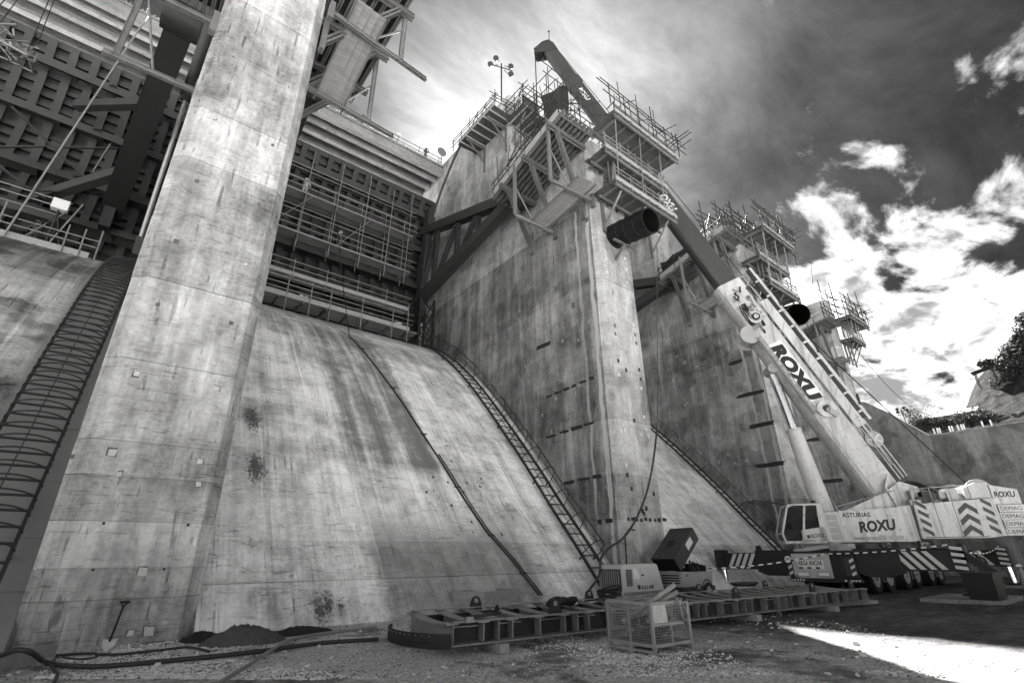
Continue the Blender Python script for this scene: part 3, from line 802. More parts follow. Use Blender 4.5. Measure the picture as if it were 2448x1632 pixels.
def deck(t, A, B, D, nb, nj, bmat='form_ply', jmat='form_steel', th=.05, jw=.10, jh=.16, jkind='bar', over=.12, gap=.012):
    """A->B: length of the boards, A->D: across them; joists run A->D underneath"""
    A, B, D = V(A), V(B), V(D); e1 = B-A; e2 = D-A; n = e1.cross(e2).normalized()
    if n.z < 0: n = -n
    w = e2.length/nb; d2 = e2.normalized(); d1 = e1.normalized()
    for i in range(nb):
        p = A+d2*(w*(i+.5))+n*RS.uniform(-.004, .004); bar('board', bmat, t, p-d1*over*RS.random(), p+e1+d1*over*RS.random(), w-gap, th, n)
    for j in range(nj):
        p = A+e1*((j+.5)/nj)-n*(th/2+jh/2+.003); piece('joist', jkind, jmat, t, p-d2*.12, p+e2+d2*.12, jw, jh, n)
def side_form(label, xw, s, out, yF, zF, yB, zB, zbot=(21.25, 20.9), hang=True, ladder=False, rails=True, extra=0.0, walk=True, rake=True):
    """trunnion formwork hung on a pier flank: sloping deck, joists, walers, raking struts, hangers and a lower walkway"""
    xo = xw+s*out; hm = 'galv' if xw > 0 else 'form_steel'
    t = thing('formwork_platform', label, 'formwork', (xw, yF, zF), 'formwork platforms on the piers')
    F0, B0, F1, B1 = V((xo, yF, zF)), V((xo, yB, zB)), V((xw+s*.03, yF, zF)), V((xw+s*.03, yB, zB))
    n = (B0-F0).cross(F1-F0).normalized()
    if n.z < 0: n = -n
    # deck sheets
    nb = 6
    for i in range(nb):
        a, b = lerp(F0, F1, (i+.5)/nb), lerp(B0, B1, (i+.5)/nb)
        bar('sheet', 'form_dark', t, a+n*.11, b+n*.11, out/nb-.012, .05, n)
    # joists: pairs of channels running with the slope
    nj = 8
    for j in range(nj):
        a, b = lerp(F0, F1, (j+.3)/nj), lerp(B0, B1, (j+.3)/nj); d = (b-a).normalized()
        chan('joist', 'form_steel', t, a-d*.35+n*-.02, b+d*.35+n*-.02, .17, .2, n)
    # edge boards
    bar('edge_board', 'timber', t, F0+n*.3, B0+n*.3, .05, .5, n); bar('edge_board', 'timber', t, F0+n*.3+V((0, -.03, 0)), F1+n*.3+V((0, -.03, 0)), .05, .5, n)
    bar('edge_channel', 'form_steel', t, F0-n*.02, F1-n*.02, .1, .3, n)
    # walers and rakers
    for f in (.12, .5, .86) if rake else ():
        a, b = lerp(F0, B0, f)-n*.27, lerp(F1, B1, f)-n*.27
        chan('waler', 'form_steel', t, a+V((s*.35, 0, 0)), b, .30, .28, n)
        wl = V((xw+s*.12, lerp(F1, B1, f).y+.4, zbot[1]-.4))
        chan('raker', 'form_steel', t, lerp(a, b, .12)-n*.15, wl, .26, .24, (0, 1, 0))
        bar('wall_shoe', 'form_steel', t, wl+V((0, 0, 1.2)), wl-V((0, 0, .5)), .3, .18, (1, 0, 0))
        m = lerp(lerp(a, b, .12), wl, .5); rod('tie', 'galv', t, m+V((0, -.6, .25)), m+V((0, .6, -.15)), .03)
    if hang:
        yh = (yF+1.05, yF+4.35)
        for k, y in enumerate(yh):
            f = (y-yF)/(yB-yF); top = lerp(F0, B0, f)+V((s*.02, 0, .7)); bot = V((xo+s*.02, y, zbot[k])); wl = V((xw+s*.05, y-.6, zbot[k]-.45))
            chan('hanger', hm, t, top, bot, .16, .2, (1, 0, 0))
            chan('outrigger', hm, t, bot, wl, .16, .2)
            if extra: chan('outrigger', 'form_steel', t, bot, bot+(bot-wl).normalized()*extra, .16, .2)
            rod('brace', 'galv', t, lerp(top, bot, .5)+V((-s*.1, 0, 0)), lerp(bot, wl, .45)+V((0, 0, .05)), .045)
            bar('wall_shoe', 'form_steel', t, wl+V((0, 0, .5)), wl-V((0, 0, .45)), .26, .2, (1, 0, 0))
        # walkway on the outriggers
        yh = yh if walk else ()
    if hang and walk:
        a0 = lerp(V((xo, yh[0], zbot[0])), V((xw, yh[0]-.6, zbot[0]-.45)), .38); a1 = lerp(V((xo, yh[1], zbot[1])), V((xw, yh[1]-.6, zbot[1]-.45)), .38)
        c0 = lerp(V((xo, yh[0], zbot[0])), V((xw, yh[0]-.6, zbot[0]-.45)), .78); c1 = lerp(V((xo, yh[1], zbot[1])), V((xw, yh[1]-.6, zbot[1]-.45)), .78)
        d = (a1-a0).normalized()
        for i in range(4):
            p, q = lerp(a0, c0, (i+.5)/4), lerp(a1, c1, (i+.5)/4); bar('walkway_board', 'plank', t, p-d*1.0+V((0, 0, .15)), q+d*.25+V((0, 0, .15)), (c0-a0).length/4-.01, .05)
        for p0, p1 in ((a0, a1), (c0, c1)): bar('walkway_edge', 'form_steel', t, p0-d*1.0+V((0, 0, .1)), p1+d*.4+V((0, 0, .1)), .06, .16)
    if rails:
        u = n*.2
        rail(t, [B0+u, F0+u], 1.1, (.5, 1.0), 1.6, over=.7, tall=.8)
        rail(t, [F0+u, F1+u], 1.1, (.5, 1.0), 1.4, over=.5, tall=.9)
    return t
def front_form(label, x0, x1, zs, yf=15.8, pipe=None):
    """stack of decks cantilevered from a pier's downstream face"""
    t = thing('formwork_platform', label, 'formwork', ((x0+x1)/2, yf, zs[0][0]), 'formwork platforms on the piers')
    for k, (z, xa, xb, w) in enumerate(zs):
        yo = yf-w
        deck(t, (xa, yo, z), (xb, yo, z), (xa, yf-.06, z), 5, 7, 'form_ply', 'form_steel', .05, .10, .18)
        bar('edge_board', 'timber', t, (xa, yo-.03, z+.13), (xb, yo-.03, z+.13), .045, .24)
        bar('edge_beam', 'form_steel', t, (xa, yo+.05, z-.3), (xb, yo+.05, z-.3), .1, .2)
        bar('edge_beam', 'form_steel', t, (xa, yf-.5, z-.3), (xb, yf-.5, z-.3), .1, .2)
        if k < len(zs)-1:
            rail(t, [(xa+.1, yo+.06, z), (xb-.1, yo+.06, z)], 1.15, (.45, .8, 1.1), 1.5, 'galv', .3, diag=.1)
        for x in (xa+.7, (xa+xb)/2, xb-.7):
            wl = V((x, yf-.12, z-2.1)); 
            if k == 0: bar('bracket_strut', 'galv', t, (x, yo+.25, z-.3), wl, .1, .1); bar('wall_shoe', 'form_steel', t, (x, yf-.1, z-.2), wl-V((0, 0, .3)), .2, .14, (0, 1, 0))
    # uprights tying the decks together
    z0, xa, xb, w = zs[0]; z2 = zs[-1][0]
    for x in (xa+.35, lerp((xa, 0, 0), (xb, 0, 0), .45).x, xb-1.2):
        tb(t, (x, yf-w+.1, z0-.2), (x, yf-zs[-1][3]+.1, z2+1.7), .035, 'galv'); tb(t, (x+.25, yf-w+.9, z0), (x+.25, yf-w+.9, z2), .035, 'galv')
    # upper formwork box rising from the top deck
    z, xa, xb, w = zs[-1]
    bar('shutter', 'form_ply', t, (xa+.1, yf-w+.1, z+.42), (xb-.1, yf-w+.1, z+.42), .06, .8); bar('shutter', 'form_ply', t, (xb-.1, yf-w+.1, z+.42), (xb-.1, yf-.1, z+.42), .06, .8)
    rail(t, [(xa-.3, yf-w, z+.6), (xb+.3, yf-w, z+.6), (xb+.3, yf-.2, z+.6)], 1.5, (.6, 1.2, 1.5), 1.6, over=1.3, tall=1.0, diag=.3)
    # stair flight between two decks
    s0, s1 = V((xa+.5, yf-.9, zs[0][0]+.2)), V((xa+.9, yf-.9, zs[1][0]))
    for i in range(8): bar('stair_tread', 'form_steel', t, lerp(s0, s1, i/8)+V((0, -.3, 0)), lerp(s0, s1, i/8)+V((0, .35, 0)), .22, .04)
    for dy in (-.32, .37): bar('stair_string', 'form_steel', t, s0+V((-.1, dy, 0)), s1+V((-.1, dy, 0)), .05, .2)
    return t
def big_pipe(label, p_mouth, p_rear, r):
    t = thing('steel_pipe', label, 'pipe', p_mouth, 'big steel pipes on the piers')
    p, q = V(p_mouth), V(p_rear); d, a, b, L = frame(p, q); n = 28; rings = []; inner = []
    k = 22
    for i in range(k+1):
        rr = r*(1+.012*sin(i*1.9)); c = lerp(p, q, i/k); rings.append([c+(a*cos(2*pi*j/n)+b*sin(2*pi*j/n))*rr for j in range(n+1)]); inner.append([c+(a*cos(2*pi*j/n)+b*sin(2*pi*j/n))*(r-.05) for j in range(n+1)])
    m = MB().sheet(rings); m.sheet([inner[i] for i in range(k, -1, -1)]); m.sheet([inner[0], rings[0]], False); m.build('shell', 'pipe_steel', t)
    MB().tube(q, q+d*.05, r, n).build('end_plate', 'black', t)
    for f in (.25, .5, .72):
        c = lerp(p, q, f); pts = [c+(a*cos(2*pi*j/24)+b*sin(2*pi*j/24))*(r*1.01) for j in range(25)]; MB().path(pts, .03, 5).build('seam', 'pipe_steel', t)
    c = lerp(p, q, .7); MB().beam(c-b*r-V((.0, 0, .05)), c-b*(r+.0)+V((0, .9, -.9)), .14, .14).build('bracket', 'form_steel', t)
    MB().beam(c-b*r*1.03+a*.9, c-b*r*1.03-a*.9, .12, .14).build('cradle', 'form_steel', t)
    return t

side_form('big sloping formwork deck with raking struts hung on the middle pier\'s left flank', 19.25, -1, 2.9, 15.35, 26.35, 21.9, 24.5, (21.95, 21.45))
front_form('stacked formwork decks on the nose of the middle pier above the open pipe', 19.3, 26, [(21.9, 19.25, 25.3, 1.85), (24.25, 18.8, 25.0, 1.7), (27.0, 19.3, 26.0, 2.3)])
side_form('formwork deck on the middle pier\'s right flank behind the crane boom', 22.62, 1, 2.9, 15.6, 25.9, 21.9, 24.8, (21.9, 21.6), hang=True)
side_form('formwork platform overhead at the top of the picture, right of the near pier', 2.68, 1, 3.4, 14.4, 26.0, 21.6, 25.9, (22.65, 21.7), extra=1.5)
side_form('formwork frame at the top left beside the near pier', -.70, -1, 2.7, 14.9, 26.6, 21.4, 26.4, (19.3, 19.1), extra=.4, rails=False, walk=False, rake=False)
O3 = 18.75
side_form('formwork deck with a black tarpaulin on the pier behind the boom', 19.25+O3, -1, 2.9, 15.35, 26.35, 21.9, 24.5, (21.95, 21.45))
front_form('stacked formwork decks on the nose of the second pier from the right', 38.05, 44, [(21.9, 38.0, 43.4, 1.85), (24.25, 37.6, 43.0, 1.7), (27.0, 38, 44, 2.3)])
side_form('shaded formwork deck on the right flank of the pier behind the boom', 41.4, 1, 2.6, 15.6, 25.9, 21.9, 24.8, (21.9, 21.6), hang=False)
side_form('farthest formwork deck, on the left flank of the last pier', 56.4, -1, 3.2, 15.35, 23.6, 22.2, 22.3, (19.6, 19.2))
front_form('small formwork decks on the nose of the last pier', 56.4, 59, [(22.3, 57.2, 60.6, 1.3), (24.5, 56.6, 61.9, 1.8)])
big_pipe('big black steel pipe jutting from the middle pier\'s nose', at(1556, 527, 1, 13.0), V((20.9, 15.75, 19.6)), .76)
big_pipe('smaller-looking black steel pipe jutting from the pier beyond the boom', at(1908, 752, 1, 13.0), at(1868, 760, 1, 15.75), .88)

# upper decks and lighting mast of the middle pier
def upper_deck():
    t = thing('work_platform', 'timber work platform high on the middle pier\'s left side', 'platform', (18.3, 26, 34.5))
    deck(t, (17.25, 23.3, 34.75), (17.25, 28.4, 34.75), (19.2, 23.3, 34.75), 7, 6, 'form_ply', 'timber', .05, .09, .14)
    for y in (24.2, 27.2):
        bar('bracket', 'form_steel', t, (17.3, y, 34.4), (19.2, y, 34.4), .12, .2); bar('bracket_strut', 'form_steel', t, (17.6, y, 34.3), (19.15, y, 32.9), .08, .1); bar('wall_shoe', 'form_steel', t, (19.18, y, 34.6), (19.18, y, 31.9), .14, .12, (1, 0, 0))
    bar('edge_board', 'timber', t, (17.25, 23.3, 34.95), (17.25, 28.4, 34.95), .05, .35)
    rail(t, [(17.3, 29.3, 34.8), (17.3, 23.2, 34.8), (19.6, 23.0, 34.8)], 1.3, (.5, .9, 1.2), 1.2, over=.6, tall=.5)
    t2 = thing('work_platform', 'tube-railed work platform on the front of the middle pier\'s upper block', 'platform', (21, 23, 34.5))
    deck(t2, (18.9, 21.6, 34.6), (22.9, 21.6, 34.6), (18.9, 23.7, 34.6), 6, 6, 'form_ply', 'timber', .05, .09, .14)
    bar('shutter', 'form_ply', t2, (18.9, 21.7, 35.2), (20.6, 21.7, 35.2), .06, 1.1); bar('shutter', 'form_ply', t2, (21.3, 21.75, 35.8), (22.9, 21.75, 35.8), .06, 1.4)
    for x in (19.4, 21, 22.4): bar('bracket_strut', 'form_steel', t2, (x, 21.9, 34.4), (x, 23.75, 32.6), .1, .1)
    rail(t2, [(18.8, 23.7, 34.7), (18.8, 21.5, 34.7), (23, 21.5, 34.7), (23, 23.7, 34.7)], 1.8, (.6, 1.2, 1.8), 1.3, over=.9, tall=1.3, diag=.5)
    # lighting mast
    t3 = thing('floodlight_mast', 'floodlight mast with four lamps on top of the middle pier', 'floodlight', (20.6, 26.6, 38.1))
    b = V((20.6, 26.6, 38.1)); top = b+V((0, 0, 7.6))
    rod('pole', 'tube_dark', t3, b, top, .07)
    for k in range(4): rod('stay', 'tube_dark', t3, b+V((cos(k*pi/2+.6)*1.6, sin(k*pi/2+.6)*1.6, 0)), b+V((0, 0, 2.3)), .03)
    MB().prism([b+V((-1.0, -.9, 0)), b+V((1.0, -.9, 0)), b+V((1.0, .9, 0)), b+V((-1.0, .9, 0))], (0, 0, .5)).build('base_block', 'form_dark', t3)
    m = MB(); m.hexa([b+V(p) for p in ((-1, -.9, .5), (1, -.9, .5), (1, .9, .5), (-1, .9, .5), (-.2, -.2, 1.9), (.2, -.2, 1.9), (.2, .2, 1.9), (-.2, .2, 1.9))]); m.build('hood', 'form_dark', t3)
    bar('cross_arm', 'tube_dark', t3, top+V((-.9, .6, -.2)), top+V((.9, -.6, -.9)), .07, .07)
    for dx, dz in ((-.45, .55), (-.9, -.35), (.75, -.45), (.75, -1.5)):
        c = top+V((dx, -dx*.66, dz)); f = V((-.5, -.72, -.35)).normalized()
        MB().tube(c-f*.18, c+f*.2, .12, 14, .28).build('floodlight', 'tube_dark', t3); rod('lamp_arm', 'tube_dark', t3, c-f*.15, top+V((dx*.3, -dx*.2, max(-1, dz*.6))), .03)
upper_deck()
def tower_scaffold():
    t = thing('tube_scaffold', 'dense tube scaffold between the two decks of the middle pier', 'scaffold', (20.5, 19, 27))
    xs = (18.4, 20.0, 21.6); ys = (18.2, 19.8, 21.4)
    for x in xs:
        for y in ys: tb(t, (x, y, 26), (x, y, 34+RS.uniform(.5, 2.4)), .03)
    for z in (28, 29.6, 31.2, 32.8, 34.2):
        for y in ys: tb(t, (xs[0], y, z+RS.uniform(-.1, .1)), (xs[-1], y, z), .03, over=.8)
        for x in xs: tb(t, (x, ys[0], z+.1), (x, ys[-1], z+.1), .03, over=.8)
    for _ in range(10):
        a = V((RS.choice(xs), RS.choice(ys), RS.uniform(27, 32))); tb(t, a, a+V((RS.uniform(-1.6, 1.6), RS.uniform(-1.6, 1.6), RS.uniform(1.5, 3))), .03)
    tb(t, (18.3, 19.9, 31.5), (21.6, 19.2, 37.3), .035); tb(t, (18.5, 19, 36.6), (22.3, 17.8, 34.3), .035); tb(t, (20, 20, 30), (20, 20, 37.2), .035)
    rows = []
    for i in range(9):
        u = i/8; row = []
        for j in range(8):
            v = j/7; p = lerp(lerp((19.0, 19.6, 33.8), (20.4, 18.2, 34.5), v), lerp((19.2, 19.4, 31.2), (20.3, 18.4, 30.6), v), u)
            row.append(p+V((.12*sin(7*v+3*u), .14*cos(5*v-2*u), .1*sin(9*v))))
        rows.append(row)
    c = MB().sheet(rows).build('tarpaulin', 'tarp', None, at_=(19.8, 19, 30.8), label='black tarpaulin bundled over the scaffold on the middle pier', cat='tarpaulin')
tower_scaffold()
def crown_poles():
    t = thing('tube_scaffold', 'thin crossed poles standing along the top deck edge of the middle pier', 'scaffold', (20, 15, 27))
    for (a, b) in (((16.4, 15.4, 26.9), (19.2, 15.3, 27.2)), ((19.2, 13.6, 27.8), (26, 13.6, 27.8)), ((16.4, 21.5, 25.2), (16.4, 15.5, 26.8)), ((19.0, 17.5, 28.2), (22.4, 17.5, 28.2))):
        a, b = V(a), V(b); n = int((b-a).length/.9)
        for i in range(n+1):
            p = lerp(a, b, i/n)+V((RS.uniform(-.1, .1), RS.uniform(-.1, .1), 0)); tb(t, p, p+V((RS.uniform(-.2, .2), RS.uniform(-.2, .2), RS.uniform(1.2, 2.8))), .024)
        for _ in range(5):
            p = lerp(a, b, RS.random()); d = (b-a).normalized(); tb(t, p+V((0, 0, RS.uniform(.3, 1))), p+d*RS.uniform(1, 2.4)+V((0, RS.uniform(-.4, .4), RS.uniform(.8, 2.2))), .024)
    for a, b in (((1500, 355), (1617, 298)), ((1520, 380), (1619, 322)), ((1450, 262), (1470, 240)), ((1445, 278), (1482, 255))): tb(t, at(*a, 1, 14.2), at(*b, 1, 13.6), .035)
crown_poles()
def p3_scaffold():
    t = thing('tube_scaffold', 'tangle of scaffold tubes on top of the pier behind the boom', 'scaffold', (40, 17, 27))
    for (x0, y0, x1, y1, z) in ((36.5, 15.2, 42.5, 15.2, 28.2), (36.8, 16.5, 43, 16.5, 29.4), (38, 18.5, 44, 18, 30.5), (40.5, 14.2, 45.6, 14.2, 28.3)):
        rail(t, [(x0, y0, z-1.8), (x1, y1, z-1.8)], 3.1, (.9, 1.5, 2.1, 2.7), 1.5, over=1.1, tall=1.6, diag=.4)
    for _ in range(16):
        a = V((RS.uniform(37, 44), RS.uniform(14.2, 19), RS.uniform(26, 29))); tb(t, a, a+V((RS.uniform(-2, 2), RS.uniform(-1.5, 1.5), RS.uniform(.6, 3))), .03)
    t = thing('tube_scaffold', 'open grid of scaffold tubes on top of the last pier', 'scaffold', (57, 16, 27))
    rail(t, [(53.5, 15.2, 24.3), (57, 15.2, 24.5), (61.5, 14.2, 24.7)], 3.0, (.8, 1.6, 2.5), 1.6, over=1.4, tall=1.5, diag=.15)
    rail(t, [(54, 18, 25), (60, 18, 25.5)], 2.6, (1.0, 2.0), 1.8, over=1.0, tall=1.0)
    m = thing('antenna_mast', 'thin leaning mast rising from the last pier', 'mast', (56.8, 17, 27))
    rod('pole', 'tube_dark', m, (56.8, 17, 27), at(1937, 625, 1, 17.0), .05); rod('cross_arm', 'tube_dark', m, at(1937, 628, 1, 17.0)-V((.3, 0, 0)), at(1937, 628, 1, 17.0)+V((.3, 0, 0)), .07)
    # tarpaulin below the boom
    rows = []
    for i in range(8):
        u = i/7; row = []
        for j in range(10):
            v = j/9; top = lerp(at(1578, 628, 0, 35.4), at(1637, 590, 0, 35.4), v); lo = lerp(at(1582, 658, 0, 35.3), at(1640, 625, 0, 35.3), v)
            row.append(lerp(top, lo, u)+V((.2*sin(8*v+2*u), .1*sin(6*v), -.15*sin(pi*v)*(1-u))))
        rows.append(row)
    MB().sheet(rows).build('tarpaulin', 'tarp', None, at_=rows[-1][4], label='sagging dark tarpaulin hung beside the crane boom', cat='tarpaulin')
p3_scaffold()

# ------------------------------------------------------------------ scaffolds on the gates
def gate_scaffold():
    t = thing('tube_scaffold', 'bright tube scaffold with plank decks on the middle gate', 'scaffold', (11, 33.8, 22))
    Y = 33.9; X = [4.6, 7.0, 9.4, 11.8, 14.0, 15.8]
    for i, x in enumerate(X):
        tb(t, (x, Y, 22.9), (x+.15, Y-.15, 31.9+.2*(i % 2)), .035, 'galv'); tb(t, (x+.2, Y+1.2, 23.2), (x+.2, Y+1.2, 30), .035, 'galv')
    for z, w in ((27.75, .9), (24.1, .9)):
        for k in range(4): bar('plank', 'plank', t, (4.2, Y+.15+.24*k, z), (16.4, Y+.15+.24*k, z), .225, .05)
        bar('toe_board', 'galv', t, (4.0, Y-.02, z+.04), (16.3, Y-.02, z), .05, .16)
        for dz in (.55, 1.1): tb(t, (4, Y-.06, z+dz), (16.5, Y-.06, z+dz), .03, 'galv', .3)
        for x in X: tb(t, (x+.05, Y-.2, z-.1), (x+.05, Y+1.7, z-.1), .03, 'galv')
    for z in (29.8, 30.15, 28.9, 25.9, 26.3): tb(t, (4.3, Y-.1, z), (16.2, Y-.1, z), .03, 'galv', .4)
    for x0 in (5.2, 10.0): tb(t, (x0, Y-.1, 24.2), (x0+2.4, Y-.1, 27.7), .025, 'galv')
    # lower deck at the sill with its rail
    t = thing('work_platform', 'railed work deck along the sill of the middle gate', 'platform', (11, 33.5, 17.6))
    Y = 33.2
    deck(t, (4.0, Y, 18.35), (17.0, Y, 18.35), (4.0, Y+1.7, 18.35), 6, 8, 'plank', 'form_steel', .06, .1, .2)
    bar('toe_board', 'timber', t, (4.2, Y-.04, 18.5), (16.3, Y-.04, 18.5), .05, .36)
    for x in (4.6, 6.9, 8.5, 9.9, 12.3, 14.8, 16.1):
        tb(t, (x, Y-.1, chz(Y)-.05), (x, Y-.1, 19.95+(.6 if x > 16 else 0)), .04, 'galv'); tb(t, (x, Y-.1, 17.4), (x, Y+1.6, 18.2), .03, 'form_steel')
    for z in (19.75, 19.25, 18.85): tb(t, (4.1, Y-.12, z), (16.4, Y-.12, z), .03, 'galv', .2)
    # second walkway above it
    t = thing('work_platform', 'narrow plank walkway just above the sill deck of the middle gate', 'platform', (11, 34.2, 20.4))
    Y = 33.9
    for k in range(4): bar('plank', 'timber', t, (4.0, Y+.25*k, 20.45), (16.4, Y+.25*k, 20.45), .235, .06)
    bar('toe_board', 'timber', t, (4.0, Y-.05, 20.6), (16.4, Y-.05, 20.6), .05, .3)
    for dz in (.6, 1.1): tb(t, (4, Y-.1, 20.5+dz), (16.5, Y-.1, 20.5+dz), .03, 'galv', .2)
    for x in (4.8, 7.2, 9.6, 12, 14.4): tb(t, (x, Y-.1, 20.2), (x, Y-.1, 21.8), .03, 'galv')
    # lattice support tower under the arm
    t = thing('lattice_tower', 'black lattice tower under the foot of the gate arm', 'tower', (18, 34, 17))
    c = [(17.25, 33.4), (18.55, 33.4), (18.55, 35.0), (17.25, 35.0)]
    for x, y in c: bar('leg', 'arm_dark', t, (x, y, chz(y)-.1), (x, y, 21.9), .16, .16)
    for (x, y), (x2, y2) in zip(c, c[1:]+c[:1]):
        for k in range(4):
            z = 17.8+k*1.0; bar('lacing', 'arm_dark', t, (x, y, z), (x2, y2, z+(1.0 if k % 2 else -.0)+.5), .07, .07); bar('lacing', 'arm_dark', t, (x2, y2, z), (x, y, z+1.0), .06, .06)
    # deck on the left gate
    t = thing('work_platform', 'railed work deck along the sill of the left gate', 'platform', (-8, 33, 17))
    Y = 32.6
    deck(t, (-17, Y, 17.0), (-3.4, Y, 17.0), (-17, Y+1.9, 17.0), 6, 9, 'plank', 'form_steel', .06, .1, .2)
    bar('toe_board', 'timber', t, (-17, Y-.05, 17.05), (-3.5, Y-.05, 17.05), .06, .5)
    for x in (-10.6, -8.6, -7.2, -4.6, -3.9, -3.2): tb(t, (x, Y-.1, 16.6), (x-.06, Y-.1, 18.5+.5*RS.random()), .04, 'galv')
    for z in (18.15, 17.75, 19.55, 19.95): tb(t, (-17, Y-.1, z), (-3.3 if z < 19 else -4.9, Y-.1, z-.05), .032, 'galv')
    for k in range(3): bar('plank', 'plank', t, (-17, Y+.5+.26*k, 19.25), (-5.4, Y+.5+.26*k, 19.25), .24, .06)
    tb(t, (-5.2, Y, 17.2), (-4.5, Y-.05, 20.1), .04, 'galv'); tb(t, (-6.2, Y, 17.2), (-5.0, Y, 19.4), .035, 'galv'); tb(t, (-4.7, Y+.3, 22.6), (-4.45, Y+.3, 24.9), .035, 'galv')
    # long slack line and X bracing in front of the left gate
    t = thing('guy_rope', 'long pale guy rope slanting across the left gate', 'rope', at(0, 575, 1, 32.4))
    MB().tube(at(357, 33, 1, 32.0), at(-60, 668, 1, 32.4), .05, 7).build('rope', 'hose_light', t)
    t = thing('cross_bracing', 'crossed steel bracing in front of the left gate', 'bracing', at(120, 350, 1, 33.8))
    Q = lambda x, y: at(x, y, 1, 33.8)
    for a, b in (((28, 255), (120, 345)), ((120, 348), (215, 435)), ((-10, 352), (122, 350)), ((130, 352), (280, 355)), ((-10, 390), (60, 445)), ((60, 445), (110, 475)), ((70, 455), (250, 462))):
        bar('brace', 'tube_dark', t, Q(*a), Q(*b), .1, .1)
    bar('gusset', 'gate_steel', t, Q(118, 345)+V((0, .02, 0)), Q(150, 358)+V((0, .02, 0)), .1, .6)
    # cradle of scrap hanging at the top left
    t = thing('material_basket', 'rope-slung basket of scrap steel hanging at the top left corner', 'basket', at(30, 120, 1, 30))
    c = at(22, 100, 1, 30); 
    for dx, dy in ((-.9, -.6), (.9, -.6), (.9, .6), (-.9, .6)):
        rod('sling', 'rope', t, c+V((dx, dy, -.5)), c+V((dx*.3, dy*.3, 9)), .025)
    fr = [c+V((-1.2, -.7, -.6)), c+V((1.0, -.7, -.9)), c+V((1.1, .7, -.7)), c+V((-1.2, .7, -.5))]
    for a, b in zip(fr, fr[1:]+fr[:1]): rod('frame_bar', 'galv', t, a, b, .05)
    rows = [[lerp(lerp(fr[0], fr[1], u/6), lerp(fr[3], fr[2], u/6), v/4)-V((0, 0, .55*sin(pi*u/6)*sin(pi*v/4))) for u in range(7)] for v in range(5)]
    m = MB()
    for r_ in rows: m.path(r_, .016, 5)
    for k in range(7): m.path([r_[k] for r_ in rows], .016, 5)
    m.build('net', 'tube_dark', t)
    m = MB()
    for _ in range(34):
        a = c+V((RS.uniform(-1, 1), RS.uniform(-.6, .6), RS.uniform(-.7, .35))); m.beam(a, a+V((RS.uniform(-.9, .9), RS.uniform(-.4, .4), RS.uniform(-.4, .6))), RS.uniform(.03, .12), RS.uniform(.02, .08))
    m.build('scrap', 'rust_light', t, kind='stuff')
gate_scaffold()

# ------------------------------------------------------------------ mobile crane
plain('crane_white', .39, .45, 0, .34, 1.1, .03, (1, 1, .3), .5, wear=.22, grime=.42)
plain('crane_grey', .25, .45, 0, .2, 1.5, .04)
plain('boom_dark', .034, .42, .0, .35, .7, .05, (1, 1, .4), .5)
plain('chassis', .011, .5, 0, .35, 1.5, .05)
plain('tyre', .014, .8, 0, .4, 3, .2)
plain('chrome', .6, .12, 1.0, .05, 2, 0)
plain('rim', .28, .45, .3, .3, 4, .05)
plain('sign_plate', .38, .5, 0, .18, 3, .05)
plain('stripe_white', .5, .5, 0, .15, 3, .03)
plain('stripe_dark', .03, .5, 0, .25, 3, .03)
plain('chevron', .02, .5, 0, .25, 3, .03)
def glass_mat():
    m, t, b = mat_new('glass')
    b.inputs['Base Color'].default_value = (.02, .02, .02, 1); b.inputs['Roughness'].default_value = .05; b.inputs['Transmission Weight'].default_value = .55; b.inputs['IOR'].default_value = 1.2
    b.inputs['Specular IOR Level'].default_value = .6
glass_mat()
